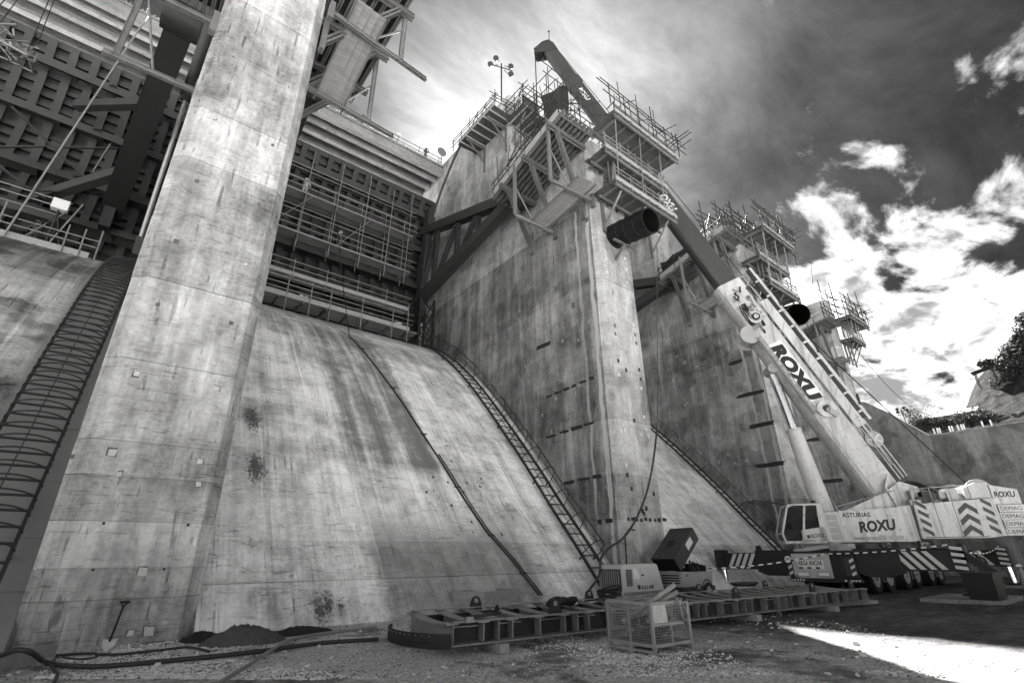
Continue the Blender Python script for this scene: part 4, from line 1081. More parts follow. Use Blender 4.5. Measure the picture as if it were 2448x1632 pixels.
def crane():
    c0 = V((32, 10.9, 0)); u = V((-.673, .740, 0)).normalized(); n = V((-u.y, u.x, 0)); Z = V((0, 0, 1))
    W = lambda a, b, z: c0+u*a+n*b+Z*z
    T = thing('mobile_crane', 'white mobile crane with a raised telescopic boom parked right of centre', 'crane', (34, 10.9, 0))
    def lbox(m, a0, a1, b0, b1, z0, z1, da=0, db=0):
        return m.hexa([W(a0, b0, z0), W(a0, b1, z0), W(a1, b1, z0), W(a1, b0, z0), W(a0+da, b0+db, z1), W(a0+da, b1-db, z1), W(a1-da, b1-db, z1), W(a1-da, b0+db, z1)])
    def lp(m, pts, b0, b1): return m.prism([W(a, b0, z) for a, z in pts], n*(b1-b0))
    # ---- carrier
    ch = MB(); ch.box((27.6, 9.75, .95), (43.0, 12.05, 1.55)); ch.box((27.5, 9.45, 1.55), (43, 12.35, 1.72)); ch.box((28.6, 10.3, .55), (42, 11.5, .95)); ch.build('chassis', 'chassis', T)
    dk = MB(); dk.box((29.2, 9.5, 1.72), (30.6, 12.3, 1.95)); dk.box((33.5, 9.5, 1.72), (42.8, 12.3, 1.98)); dk.box((30.6, 10.1, 1.72), (33.5, 11.7, 2.1)); dk.build('deck_boxes', 'chassis', T)
    MB().tube((32, 10.9, 1.7), (32, 10.9, 2.2), 1.25, 28).build('slew_ring', 'chassis', T)
    lr = MB(); lr.box((30.2, 9.32, 1.72), (33.6, 9.42, 1.86)); lr.build('deck_edge', 'crane_grey', T)
    lettering('ROXU', 'stripe_white', T, (37.6, 9.36, 1.95), (1, 0, 0), Z, .5, .02, .1, .01, 1.7)
    m = MB(); m.box((37.3, 9.38, 1.85), (40.2, 9.44, 2.4)); m.build('locker', 'chassis', T)
    for x in (29.3, 31.1, 33.7, 35.4, 38.0, 39.7):
        for y0, y1, yc in ((9.42, 9.98, 9.42), (11.82, 12.38, 12.38)):
            w = MB().tube((x, y0, .74), (x, y1, .74), .74, 26)
            wo = w.build('wheel', 'tyre', T)
            s = -1 if yc < 11 else 1
            r = MB(); r.tube((x, yc+s*.012, .74), (x, yc-s*.1, .74), .47, 20, .40); ro = r.build('rim', 'rim', wo)
            h = MB(); h.tube((x, yc+s*.10, .74), (x, yc-s*.02, .74), .15, 12, .2); h.build('hub', 'rim', wo)
            t2 = MB(); t2.path([V((x+.66*cos(k*pi/12), yc+s*.015, .74+.66*sin(k*pi/12))) for k in range(25)], .03, 5); t2.build('tyre_bead', 'tyre', wo)
    for x in (30.2, 34.55, 38.85):   # hanging access ladders between the wheels
        for dx in (-.2, .2): bar('step_rail', 'galv', T, (x+dx, 9.38, 1.1), (x+dx, 9.34, .45), .05, .05)
        for k in range(3): bar('step', 'galv', T, (x-.2, 9.36, .5+.24*k), (x+.2, 9.36, .5+.24*k), .12, .03)
    # ---- carrier end towards the dam wall: sign plate, lamps, bumper
    e = MB(); e.box((27.35, 9.45, .68), (27.6, 12.4, 1.85)); e.build('end_frame', 'chassis', T)
    pl = MB(); pl.box((27.24, 10.45, .68), (27.30, 12.15, 1.74)); plo = pl.build('sign_plate', 'sign_plate', T)
    g = MB()
    for k in range(18): g.box((27.236, 10.45+k*.1, .68), (27.24, 10.456+k*.1, 1.74))
    for k in range(11): g.box((27.236, 10.45, .70+k*.1), (27.2395, 12.15, .706+k*.1))
    g.build('grid', 'crane_grey', plo)
    sb = MB(); sb.box((27.22, 10.75, 1.16), (27.235, 11.9, 1.46)); sb.build('sign_panel', 'white_paint', plo)
    lettering('ARGA ANCHA', 'black', plo, (27.215, 11.87, 1.23), (0, -1, 0), Z, .30, .018, 0, .008, 1.08)
    for k in range(6): bar('dash', 'white_paint' if k % 2 else 'black', plo, (27.222, 11.88-k*.19, 1.12), (27.222, 11.70-k*.19, 1.12), .012, .07)
    for y in (10.55, 11.45): MB().box((27.2, y, .74), (27.235, y+.55, .96)).build('lamp_panel', 'crane_grey', plo); 
    for y in (10.6, 11.5): MB().box((27.185, y, .78), (27.2, y+.45, .92)).build('lamp_glass', 'white_paint', plo)
    bp = MB(); bp.box((27.28, 9.35, .52), (27.55, 12.45, .66)); bpo = bp.build('bumper', 'chassis', T)
    for k in range(5):
        for y0 in (9.38, 11.75): bar('reflector', 'white_paint', bpo, (27.27, y0+k*.14, .60), (27.27, y0+.09+k*.14, .60), .012, .06)
    for y0 in (9.45, 12.2):
        st = MB(); st.box((27.30, y0, .75), (27.345, y0+.45 if y0 < 10 else y0+.25, 1.55)); so_ = st.build('warning_board', 'stripe_dark', T)
        for k in range(3):
            z = .78+k*.27; MB().prism([(27.295, y0+.03, z+.22), (27.295, y0+.03, z+.10), (27.295, y0+.22, z), (27.295, y0+.22, z+.12)], (-.005, 0, 0)).build('stripe', 'stripe_white', so_)
    dsc = MB().tube((27.3, 12.35, 1.5), (27.26, 12.35, 1.5), .15, 20).build('speed_disc', 'white_paint', T)
    lettering('70', 'black', dsc, (27.25, 12.44, 1.44), (0, -1, 0), Z, .17, .01, 0, .006, .17)
    lg = MB(); 
    for k in range(3): lg.box((27.33, 9.75+.15*k, .7), (27.36, 9.80+.15*k, 1.75))
    lg.build('rear_ladder', 'chassis', T)
    for y in (9.5, 12.0): bar('lamp_box', 'black', T, (27.28, y, .72), (27.28, y+.38, .72), .08, .16)
    # engine-deck clutter above the end frame
    cl = MB(); cl.tube((27.8, 11.6, 1.9), (28.5, 10.9, 2.05), .12, 10); cl.box((27.5, 9.6, 1.85), (28.3, 10.1, 2.15)); cl.tube((28.2, 10.4, 1.75), (28.2, 10.4, 2.25), .3, 16); cl.beam((27.6, 12.1, 1.85), (28.1, 10.6, 2.05), .2, .15); cl.build('deck_clutter', 'crane_grey', T)
    # ---- outriggers
    def outrigger(x, y0, y1, stripes=True, hook=True, jz=.15):
        s = 1 if y1 > y0 else -1
        ob = MB(); ob.box((x-.28, min(y0, y0+s*1.7), .92), (x+.28, max(y0, y0+s*1.7), 1.92)); o = ob.build('outrigger', 'chassis', T)
        MB().box((x-.22, min(y0+s*1.4, y1), 1.02), (x+.22, max(y0+s*1.4, y1), 1.82)).build('beam', 'chassis', o)
        MB().prism([(x-.29, y0+s*1.7, .93), (x-.29, y0+s*1.2, .75), (x-.29, y0+s*.4, .75), (x-.29, y0, .93)], (.58, 0, 0)).build('gusset', 'chassis', o)
        MB().box((x-.3, y1-.25, 1.0), (x+.3, y1+.25, 1.98)).build('jack_box', 'chassis', o)
        MB().tube((x, y1, jz), (x, y1, 1.1), .15, 16).build('jack', 'chrome', o)
        MB().tube((x, y1, jz), (x, y1, jz+.08), .36, 20, .28).build('foot', 'chassis', o)
        if hook:
            MB().prism([(x-.05, y0+s*1.45, 1.92), (x-.05, y0+s*1.75, 1.92), (x-.05, y0+s*1.7, 2.16), (x-.05, y0+s*1.5, 2.16)], (.1, 0, 0)).build('lifting_lug', 'chassis', o)
        if stripes:
            yb = y1-s*.3
            for k in range(4):
                ya = yb-s*(.1+k*.34)
                MB().prism([(x-.225, ya, 1.78), (x-.225, ya-s*.2, 1.78), (x-.225, ya-s*.2-(.52 if s > 0 else -.52)*-1*s*s, 1.06), (x-.225, ya+.52, 1.06)] if s < 0 else
                           [(x-.225, ya, 1.06), (x-.225, ya-.2, 1.06), (x-.225, ya-.2-.42, 1.78), (x-.225, ya-.42, 1.78)], (-.006, 0, 0)).build('stripe', 'stripe_white', o)
        return o
    def outrigger_near(x, y1):
        o = outrigger(x, 9.45, y1, False)
        for k in range(4):
            ya = y1+.45+k*.36      # slanted white bars on the face that looks along -X
            MB().prism([(x-.225, ya, 1.08), (x-.225, ya+.2, 1.08), (x-.225, ya+.75, 1.78), (x-.225, ya+.55, 1.78)], (-.006, 0, 0)).build('stripe', 'stripe_white', o)
        for k in range(4):
            z = 1.06+k*.24; MB().prism([(x-.305, y1-.2, z), (x-.305, y1+.2, z+.06), (x-.305, y1+.2, z+.18), (x-.305, y1-.2, z+.12)], (-.006, 0, 0)).build('stripe', 'stripe_white', o)
    outrigger_near(27.75, 5.75); outrigger_near(38.6, 6.15)
    outrigger(27.75, 12.35, 16.1, True); outrigger(38.6, 12.35, 16.0, False)
    MB().prism([(27.45, 6.1, 1.75), (27.45, 5.5, 1.75), (27.45, 4.6, .95), (27.45, 4.9, .95)], (.08, 0, 0)).build('flap_plate', 'rust_steel', T)
    # ---- superstructure body
    b1 = MB(); lbox(b1, -2.3, 1.75, -1.4, 1.46, 2.24, 3.1); lp(b1, [(1.75, 3.1), (-2.3, 3.1), (-2.3, 3.9), (1.05, 3.72), (1.75, 3.68)], 1.0, 1.46); lp(b1, [(1.75, 3.1), (-2.3, 3.1), (-2.3, 3.9), (1.05, 3.72)], -1.4, -.95)
    b1.build('body', 'crane_white', T)
    pn = MB(); lbox(pn, -1.85, 1.0, 1.46, 1.50, 2.27, 3.76); pno = pn.build('side_panel', 'crane_white', T)
    lettering('ASTURIAS', 'black', pno, W(.86, 1.502, 3.44), -u, Z, .30, .022, 0, .006, 1.35)
    lettering('ROXU', 'black', pno, W(.2, 1.502, 2.72), -u+Z*.06, Z, .68, .045, .12, .006, 1.75)
    lettering('DIVISION COSTA RICA', 'black', pno, W(.55, 1.502, 2.34), -u, Z, .20, .008, 0, .006, 1.15)
    lbox(MB(), -.95, -.60, 1.50, 1.506, 2.32, 2.56).build('notice', 'crane_grey', pno); lbox(MB(), -1.75, -1.05, 1.50, 1.506, 2.34, 2.52).build('notice', 'crane_grey', pno)
    for a, z in ((.9, 2.9), (-1.7, 2.75)): lbox(MB(), a-.05, a+.03, 1.50, 1.52, z, z+.1).build('latch', 'crane_grey', pno)
    ld = MB(); lbox(ld, 1.0, 1.75, 1.46, 1.50, 2.26, 3.66); ldo = ld.build('step_panel', 'crane_white', T)
    for k in range(4): lbox(MB(), 1.12, 1.6, 1.49, 1.515, 2.36+.32*k, 2.62+.32*k).build('step_recess', 'crane_grey', ldo)
    lbox(MB(), -2.5, -1.87, 1.30, 1.44, 2.27, 3.95).build('filler_panel', 'crane_grey', T)
    rl = MB(); rl.tube(W(.95, 1.4, 3.7), W(1.15, 1.4, 4.5), .03, 6); rl.tube(W(1.0, 1.3, 3.95), W(-2.2, 1.1, 4.75), .03, 6); rl.build('grab_rail', 'galv', T)
    # ---- cab
    cab_pts = [(3.85, 2.26), (3.95, 2.7), (3.45, 4.02), (3.2, 4.1), (1.85, 4.1), (1.8, 2.26)]
    b0, b1_ = .62, 1.62
    cb = MB()
    def post(p, q, bb, w=.09): cb.beam(W(p[0], bb, p[1]), W(q[0], bb, q[1]), w, w, n)
    for bb in (b0+.04, b1_-.04):
        for p, q in zip(cab_pts, cab_pts[1:]+cab_pts[:1]): post(p, q, bb)
    for a, z in cab_pts: cb.beam(W(a, b0, z), W(a, b1_, z), .09, .09)
    lbox(cb, 1.8, 3.4, b0, b1_, 4.06, 4.14); lbox(cb, 1.8, 3.85, b0, b1_, 2.22, 2.34); lbox(cb, 1.78, 1.86, b0, b1_, 2.3, 4.08)
    lp(cb, [(1.85, 2.3), (3.02, 2.3), (3.02, 2.85), (1.85, 3.0)], b1_-.05, b1_)
    post((3.03, 2.3), (2.6, 4.06), b1_-.03, .1); lp(cb, [(2.15, 2.3), (1.85, 2.3), (1.85, 4.06), (2.02, 4.06)], b1_-.05, b1_+.0)
    cbo = cb.build('cab', 'crane_white', T)
    lp(MB(), [(3.02, 2.86), (2.16, 2.98), (2.06, 3.98), (2.68, 3.98)], b1_-.06, b1_-.045).build('door_glass', 'glass', cbo)
    lp(MB(), [(3.8, 2.34), (3.88, 2.7), (3.42, 3.98), (2.7, 3.98), (3.06, 2.34)], b1_-.06, b1_-.045).build('side_glass', 'glass', cbo)
    ws = MB(); ws.add([W(3.88, b0+.06, 2.4), W(3.88, b1_-.06, 2.4), W(3.92, b1_-.06, 2.72), W(3.44, b1_-.06, 4.0), W(3.44, b0+.06, 4.0), W(3.92, b0+.06, 2.72)], [(0, 1, 2, 5), (5, 2, 3, 4)]); ws.build('windscreen', 'glass', cbo)
    it = MB(); lbox(it, 2.1, 2.7, .85, 1.4, 2.35, 2.75); lbox(it, 2.0, 2.2, .85, 1.4, 2.75, 3.5); lbox(it, 3.1, 3.4, .8, 1.45, 2.35, 2.9); it.build('seat', 'black', cbo)
    lbox(MB(), 2.62, 2.76, b1_-.01, b1_+.02, 3.55, 3.62).build('door_handle', 'black', cbo)
    lettering('ROXU', 'black', cbo, W(2.62, b1_+.002, 2.46), -u+Z*.10, Z, .26, .02, .15, .005, .62)
    lettering('ASTURIAS', 'black', cbo, W(2.98, b1_+.002, 2.32), -u, Z, .10, .006, 0, .004, .5)
    lbox(MB(), 2.66, 2.8, b1_, b1_+.006, 2.46, 2.62).build('logo_block', 'black', cbo)
    wl = MB(); wl.tube(W(3.3, .9, 4.15), W(4.2, 1.2, 4.32), .04, 7); wl.tube(W(4.2, 1.2, 4.32), W(5.3, 1.4, 4.30), .025, 6); wl.build('lamp_arm', 'chassis', T)
    lbox(MB(), 4.75, 5.05, 1.2, 1.5, 4.2, 4.42).build('work_lamp', 'black', T); lbox(MB(), 2.0, 2.15, 1.4, 1.6, 4.14, 4.3).build('work_lamp', 'black', T)
    MB().tube(W(3.4, 1.6, 3.05), W(3.5, 1.72, 3.05), .12, 12).build('mirror', 'black', T)
    # ---- counterweight and rear machinery
    cw = MB(); lp(cw, [(-2.55, 2.36), (-5.6, 2.36), (-5.6, 4.16), (-2.62, 3.98)], .2, 1.55); lp(cw, [(-2.55, 2.36), (-5.6, 2.36), (-5.6, 4.16), (-2.62, 3.98)], -1.55, -.2)
    cwo = cw.build('counterweight', 'crane_white', T)
    lp(MB(), [(-5.62, 2.36), (-6.35, 2.45), (-6.35, 4.2), (-5.62, 4.16)], -1.55, 1.5).build('ballast_block', 'crane_white', cwo)
    for k in range(4):
        o = lbox(MB(), -7.9, -6.38, -1.9, 1.5+.05*(k % 2), 2.45+.36*k, 2.79+.36*k).build('ballast_plate', 'crane_white', cwo)
        lettering('DEMAG', 'black', o, W(-6.45, 1.502+.05*(k % 2), 2.53+.36*k), -u, Z, .26, .0, 0, .006, .95)
    o = lp(MB(), [(-5.2, 4.2), (-6.4, 4.22), (-6.4, 4.95), (-5.9, 5.0), (-5.25, 4.75)], -1.3, 1.35).build('ballast_block', 'crane_white', cwo)
    o2 = lp(MB(), [(-6.42, 3.9), (-7.6, 3.9), (-7.6, 4.6), (-6.42, 4.85)], -1.4, 1.4).build('ballast_block', 'crane_white', cwo)
    lettering('ROXU', 'black', o2, W(-6.5, 1.402, 4.25), -u, Z, .38, .03, .1, .006, .95)
    def chev(a, z, w, h, t_, parent, b=1.55):
        for s_ in (0, 1):
            pts = [(a, z), (a-w/2, z+h), (a-w/2, z+h+t_), (a, z+t_)] if s_ == 0 else [(a-w/2, z+h), (a-w, z), (a-w, z+t_), (a-w/2, z+h+t_)]
            lp(MB(), pts, b+.001, b+.009).build('chevron', 'chevron', parent)
    for k in range(3): chev(-4.45-.05*k, 2.4+.52*k, .85, .32, .26, cwo)
    for k in range(4):
        a, z = -2.72, 2.42+.42*k; lp(MB(), [(a, z+.30), (a-.42, z+.02), (a-.42, z-.0 if z > 2.4 else z), (a-.42, z+.22), (a, z+.5)][:2]+[(a-.42, z+.22), (a, z+.5)], 1.551, 1.559).build('chevron', 'chevron', cwo)
    for k in range(4):
        a, z = -5.72, 2.5+.42*k; lp(MB(), [(a, z+.28), (a-.42, z), (a-.42, z+.2), (a, z+.48)], 1.501, 1.509).build('chevron', 'chevron', cwo)
    MB().tube(W(-6.2, 1.0, 4.5), W(-6.2, -1.0, 4.5), .58, 28).build('winch_drum', 'chassis', T)
    for bb in (1.0, -1.0): MB().tube(W(-6.2, bb, 4.5), W(-6.2, bb-.06, 4.5), .70, 28).build('drum_flange', 'crane_grey', T)
    rr = random.Random(3)
    for _ in range(22):
        a = rr.uniform(-5.2, -2.4); b = rr.uniform(-.2, 1.3); z = rr.uniform(3.9, 4.3); s = rr.uniform(.1, .3); lbox(MB(), a-s, a+s, b-s*.6, b+s*.6, z, z+rr.uniform(.12, .5)).build('machine_unit', 'crane_grey' if rr.random() < .5 else 'chassis', T)
    vb = MB(); lbox(vb, -5.0, -4.5, .7, 1.2, 4.1, 4.75); lbox(vb, -4.5, -4.2, .8, 1.1, 4.3, 4.6); vb.tube(W(-3.1, .9, 4.3), W(-3.9, .9, 4.45), .12, 10); vb.tube(W(-2.9, 1.1, 4.2), W(-2.9, 1.1, 4.7), .14, 10); vb.build('valve_block', 'rim', T)
    for k in range(6):
        p = W(-2.3-.15*k, .9-.2*k, 4.9-.05*k); q = W(-4.6-.1*k, .9-.2*k, 4.25)
        MB().path([lerp(p, q, i/10)+Z*(.55*sin(pi*i/10)) for i in range(11)], .045 if k % 2 else .06, 7).build('hydraulic_hose', 'black', T)
    for k in range(3):
        MB().path([W(-2.15, .9-.14*k, 5.6-.2*k), W(-1.85, .95-.14*k, 4.9), W(-2.0, 1.05-.14*k, 4.3), W(-2.1, 1.05-.14*k, 3.9)], .05, 7).build('hydraulic_hose', 'crane_white', T)
    for a in (-3.55, -4.4): lbox(MB(), a-.012, a+.012, 1.551, 1.556, 2.4, 4.05).build('panel_seam', 'chassis', cwo)
    lbox(MB(), -5.55, -2.7, 1.551, 1.556, 2.40, 2.43).build('panel_seam', 'chassis', cwo)
    for a in (.98, -.45): lbox(MB(), a-.01, a+.01, 1.501, 1.505, 2.3, 3.72).build('panel_seam', 'crane_grey', pno)
    for k in range(4): rod('guard_rail', 'galv', T, W(-2.7-.9*k, 1.45, 4.0+.04*k), W(-2.7-.9*k, 1.45, 4.75+.04*k), .022)
    rod('guard_rail', 'galv', T, W(-2.7, 1.45, 4.74), W(-5.4, 1.45, 4.86), .022)
    # boom foot cheeks
    for bb in (.86, -.95): lp(MB(), [(1.2, 3.1), (-3.6, 3.1), (-3.4, 4.9), (-2.6, 5.2), (-1.8, 4.7), (.4, 3.8)], bb, bb+.1).build('cheek_plate', 'crane_white', T)
    # ---- boom
    el = radians(66.6); d2 = (cos(el), sin(el)); e2 = (-sin(el), cos(el)); A0, Z0 = -2.2, 4.6
    def Bp(s, t, b): return W(A0+d2[0]*s+e2[0]*t, b, Z0+d2[1]*s+e2[1]*t)
    dv = u*d2[0]+Z*d2[1]; ev = u*e2[0]+Z*e2[1]
    def section(m, s0, s1, w, h, t0=0.0, nb=7):
        """boom profile: flat top, rounded belly"""
        prof = [(w/2, h*.5), (-w/2, h*.5), (-w/2, -h*.32)]
        for k in range(1, nb): a = pi+pi*k/nb; prof.append((w/2*cos(a), -h*.32+h*.18*sin(a)))
        prof.append((w/2, -h*.32)); k = len(prof)
        vs = [Bp(s, y+t0, x) for s in (s0, s1) for x, y in prof]
        m.add(vs, [(i, (i+1) % k, k+(i+1) % k, k+i) for i in range(k)]+[tuple(range(k-1, -1, -1)), tuple(range(k, 2*k))], False)
        return m
    bs = MB(); section(bs, -.4, 14.3, 1.38, 1.55, -.16); bo = bs.build('boom_base', 'crane_white', T)
    section(MB(), 13.9, 14.75, 1.52, 1.72, -.16).build('boom_collar', 'crane_white', bo)
    section(MB(), 13.2, 27.4, 1.08, 1.30, -.04).build('boom_section', 'boom_dark', T)
    section(MB(), 26.6, 27.6, 1.14, 1.38, -.04).build('boom_collar', 'boom_dark', T)
    section(MB(), 27.0, 37.4, .94, 1.14, .0).build('boom_section', 'boom_dark', T)
    section(MB(), 36.8, 37.8, 1.02, 1.24, .0).build('boom_collar', 'boom_dark', T)
    section(MB(), 37.5, 42.6, .86, 1.06, .06).build('boom_section', 'boom_dark', T)
    hd = MB(); lp(hd, [(A0+d2[0]*s+e2[0]*t, Z0+d2[1]*s+e2[1]*t) for s, t in ((41.6, .62), (42.6, .66), (43.2, .45), (43.3, -.1), (42.9, -1.15), (42.4, -1.2), (42.1, -.55))], .42, .5); lp(hd, [(A0+d2[0]*s+e2[0]*t, Z0+d2[1]*s+e2[1]*t) for s, t in ((41.6, .62), (42.6, .66), (43.2, .45), (43.3, -.1), (42.9, -1.15), (42.4, -1.2), (42.1, -.55))], -.5, -.42); hd.build('boom_head', 'boom_dark', T)
    for t_, s_ in ((-.9, 42.6), (.3, 42.9)):
        for b in (-.24, -.08, .08, .24): MB().tube(Bp(s_, t_, b-.05), Bp(s_, t_, b+.05), .34, 18).build('sheave', 'rust_steel', T)
    an = Bp(43.1, .5, .2); rod('anemometer_mast', 'tube_dark', T, an, an+Z*1.5, .035); MB().ball(an+Z*1.5, .1, 8, 6).build('anemometer', 'tube_dark', T); rod('anemometer_arm', 'tube_dark', T, an+Z*1.2-n*.25, an+Z*1.2+n*.25, .02)
    for b in (-.3, -.12, .1, .3):
        p = Bp(42.7, -1.15, b); rod('hoist_rope', 'rope', T, p, V((p.x, p.y, 33.0)), .022)
    # markings on the boom
    ob = lbox
    Pn = lambda s, t, b: Bp(s, t, b)
    bpnl = MB(); bpnl.add([Pn(9.9, -.6, .705), Pn(5.9, -.6, .705), Pn(5.9, .32, .705), Pn(9.9, .32, .705), Pn(9.9, -.6, .715), Pn(5.9, -.6, .715), Pn(5.9, .32, .715), Pn(9.9, .32, .715)], [(0, 1, 2, 3), (7, 6, 5, 4), (0, 4, 5, 1), (1, 5, 6, 2), (2, 6, 7, 3), (3, 7, 4, 0)])
    bpo = bpnl.build('name_panel', 'white_paint', bo)
    lettering('ROXU', 'black', bpo, Pn(9.75, -.51, .72), -dv, ev, 1.02, .07, .12, .008, 3.9)
    lettering('ROXU', 'stripe_white', T, Pn(23.6, -.2, .545), -dv, ev, .72, .04, .1, .008, 2.1)
    lettering('ROXU', 'stripe_white', T, Pn(36.2, -.12, .475), -dv, ev, .5, .03, .1, .008, 1.6)
    # round fittings on the flank
    o = MB().tube(Pn(5.2, -.05, .75), Pn(5.2, -.05, .85), .5, 28).build('pin_boss', 'crane_white', bo); MB().tube(Pn(5.2, -.05, .85), Pn(5.2, -.05, .95), .2, 14).build('pin', 'chassis', o)
    MB().beam(Pn(5.2, -.05, .9), Pn(4.6, .2, .9), .3, .1, n).build('pin_keeper', 'crane_grey', o)
    o = MB().tube(Pn(11.8, -.15, .75), Pn(11.8, -.15, .95), .42, 24).build('winch_mount', 'crane_white', bo); MB().tube(Pn(11.8, -.15, .95), Pn(11.8, -.15, 1.06), .24, 18).build('winch_ring', 'black', o); MB().tube(Pn(11.8, -.15, 1.0), Pn(11.8, -.15, 1.08), .15, 14).build('winch_pin', 'crane_white', o)
    MB().tube(Pn(11.0, -1.0, -.5), Pn(11.0, -1.0, .7), .42, 24).build('auxiliary_drum', 'crane_white', bo)
    for b in (-.5, .7): MB().tube(Pn(11.0, -1.0, b), Pn(11.0, -1.0, b+.05), .60, 24).build('drum_flange', 'crane_grey', bo)
    bm = MB()
    for _ in range(26):
        s = rr.uniform(11.2, 14.0); t_ = rr.uniform(-.6, .4); p = Pn(s, t_, .78); MB().beam(p, p+dv*rr.uniform(-.4, .4)+ev*rr.uniform(-.2, .2)+n*rr.uniform(.0, .16), rr.uniform(.05, .16), rr.uniform(.04, .12)).build('boom_fitting', 'rim' if rr.random() < .6 else 'chassis', bo)
    for k in range(4): MB().path([Pn(12.9-.1*k, -.5+.2*k, .8), Pn(12.5, -.7+.1*k, 1.0), Pn(11.9, -.75+.15*k, .95), Pn(11.4, -.5+.1*k, .8)], .035, 6).build('hydraulic_hose', 'black', bo)
    # folded fly jib carried along the top side: side plates, dark slots, guide bars
    MB().beam(Pn(3.6, .98, .80), Pn(12.6, .98, .80), .55, .07, n).build('jib_side_plate', 'crane_white', T)
    MB().beam(Pn(3.9, 1.42, .74), Pn(14.9, 1.42, .74), .22, .10, n).build('jib_slot', 'chassis', T)
    MB().beam(Pn(3.7, 1.66, .70), Pn(15.0, 1.66, .70), .16, .10, n).build('jib_chord', 'crane_white', T)
    MB().beam(Pn(4.2, 1.80, .2), Pn(14.4, 1.80, .2), .10, .8, n).build('jib_top', 'crane_grey', T)
    for k in range(9):
        s = 4.3+1.2*k
        MB().beam(Pn(s, .72, .845), Pn(s+.5, 1.22, .845), .05, .02, n).build('jib_rib', 'crane_grey', T); MB().beam(Pn(s, 1.30, .80), Pn(s, 1.70, .80), .12, .08, n).build('jib_clamp', 'crane_white', T)
        if k % 3 == 0: MB().beam(Pn(s+.3, 1.7, .75), Pn(s+.9, 1.95, .75), .1, .1, n).build('jib_bracket', 'chassis', T)
    for k in range(14):
        s = 10.6+rr.random()*3.2; t_ = rr.uniform(-.75, .45); p = Pn(s, t_, .72)
        MB().beam(p, p+dv*rr.uniform(.1, .5)+n*.1, rr.uniform(.06, .2), rr.uniform(.05, .14)).build('boom_fitting', 'chassis' if k % 2 else 'crane_grey', bo)
    for k in range(5): MB().beam(Pn(1.2+2.6*k, .58, .695), Pn(1.2+2.6*k, -.62, .695), .025, .02, n).build('weld_seam', 'crane_grey', bo)
    MB().beam(Pn(.4, -.62, .697), Pn(13.8, -.62, .697), .03, .02, n).build('weld_seam', 'crane_grey', bo)
    for k in range(5):
        MB().path([Pn(1.2+i*1.5, 1.05+.12*k+.06*sin(i*1.3+k), .62-.2*k) for i in range(10 if k < 3 else 5)], .035, 6).build('hydraulic_hose', 'black' if k % 2 else 'crane_white', T)
    MB().tube(Pn(2.7, 1.25, .3), Pn(2.7, 1.25, .48), .46, 26).build('guide_sheave', 'crane_grey', T)
    for a in range(5): MB().beam(Pn(2.7, 1.25, .5), Pn(2.7+.38*cos(a*1.2566), 1.25+.38*sin(a*1.2566), .5), .1, .06, n).build('sheave_spoke', 'crane_white', T)
    for t_ in (1.0, 1.25, 1.5): MB().tube(Pn(.4, t_, .45-.3*(t_-1)), Pn(4.2, t_+.05, .45-.3*(t_-1)), .04, 6).build('guide_rod', 'crane_white', T)
    bx = MB(); lpv = [Pn(2.0, .98, .3), Pn(3.2, .98, .3), Pn(3.2, .98, .8), Pn(2.0, .98, .8)]; 
    # access ladder under the boom belly
    for b in (.86, 1.18):
        MB().beam(Pn(5.2, -.75, b), Pn(10.6, -.75, b), .05, .06, n).build('ladder_rail', 'crane_grey', T)
    for k in range(16): rod('ladder_rung', 'crane_grey', T, Pn(5.3+k*.35, -.75, .86), Pn(5.3+k*.35, -.75, 1.18), .02)
    MB().beam(Pn(5.2, -.8, .8), Pn(10.6, -.8, .8), .08, .1, n).build('ladder_beam', 'crane_grey', T)
    # lift cylinder
    lo, hi = W(.95, 0, 3.0), W(2.1, 0, 12.2); ax = (hi-lo).normalized(); mid = lo+ax*5.35
    MB().tube(lo, mid, .52, 24, .40).build('lift_cylinder', 'crane_white', T); MB().tube(mid-ax*.05, mid+ax*.12, .42, 24).build('cylinder_gland', 'crane_white', T); MB().tube(mid, hi, .27, 20).build('lift_rod', 'chrome', T)
    MB().tube(W(2.15, -.5, 12.1), W(2.15, .5, 12.1), .3, 18).build('lift_pin', 'crane_grey', T)
    # hoist line from the drum to the boom
    MB().tube(W(-6.2, .2, 5.1), Pn(14.6, 1.2, .3), .03, 6).build('winch_rope', 'rope', T)
    MB().tube(Pn(14.6, 1.2, .3), Pn(43, .75, .1), .025, 6).build('winch_rope', 'rope', T)
    return T
crane()
def crane_pads():
    t = thing('outrigger_mat', 'broad timber-and-steel mat under the crane\'s near jack', 'mat', (27.3, 5.7, 0))
    for k in range(4):
        y = 4.55+.6*k; MB().box((25.5, y, -.02), (29.3, y+.585, .13)).build('plank', 'plank', t)
    MB().box((27.0, 5.1, .134), (28.5, 6.4, .15)).build('steel_plate', 'rust_light', t)
    t = thing('steel_box', 'square black steel box standing on the mat by the near jack', 'box', (26.4, 5.0, .135))
    b = MB(); b.hexa([V(p) for p in ((25.75, 4.65, .15), (27.2, 4.65, .15), (27.2, 5.45, .15), (25.75, 5.45, .15), (25.7, 4.6, .98), (27.25, 4.6, .98), (27.25, 5.5, .98), (25.7, 5.5, .98))]); b.build('shell', 'black', t)
    MB().box((25.65, 4.55, .98), (27.3, 5.55, 1.03)).build('rim', 'rust_steel', t)
    for k, (x, y) in enumerate(((40.6, 4.6), (41.5, 4.2))):
        pass
    MB().box((38.0, 5.5, 0), (39.3, 6.8, .13)).build('outrigger_mat', 'plank', None, at_=(38.6, 6.1, 0), label='smaller timber mat under the crane\'s rear jack', cat='mat')
crane_pads()

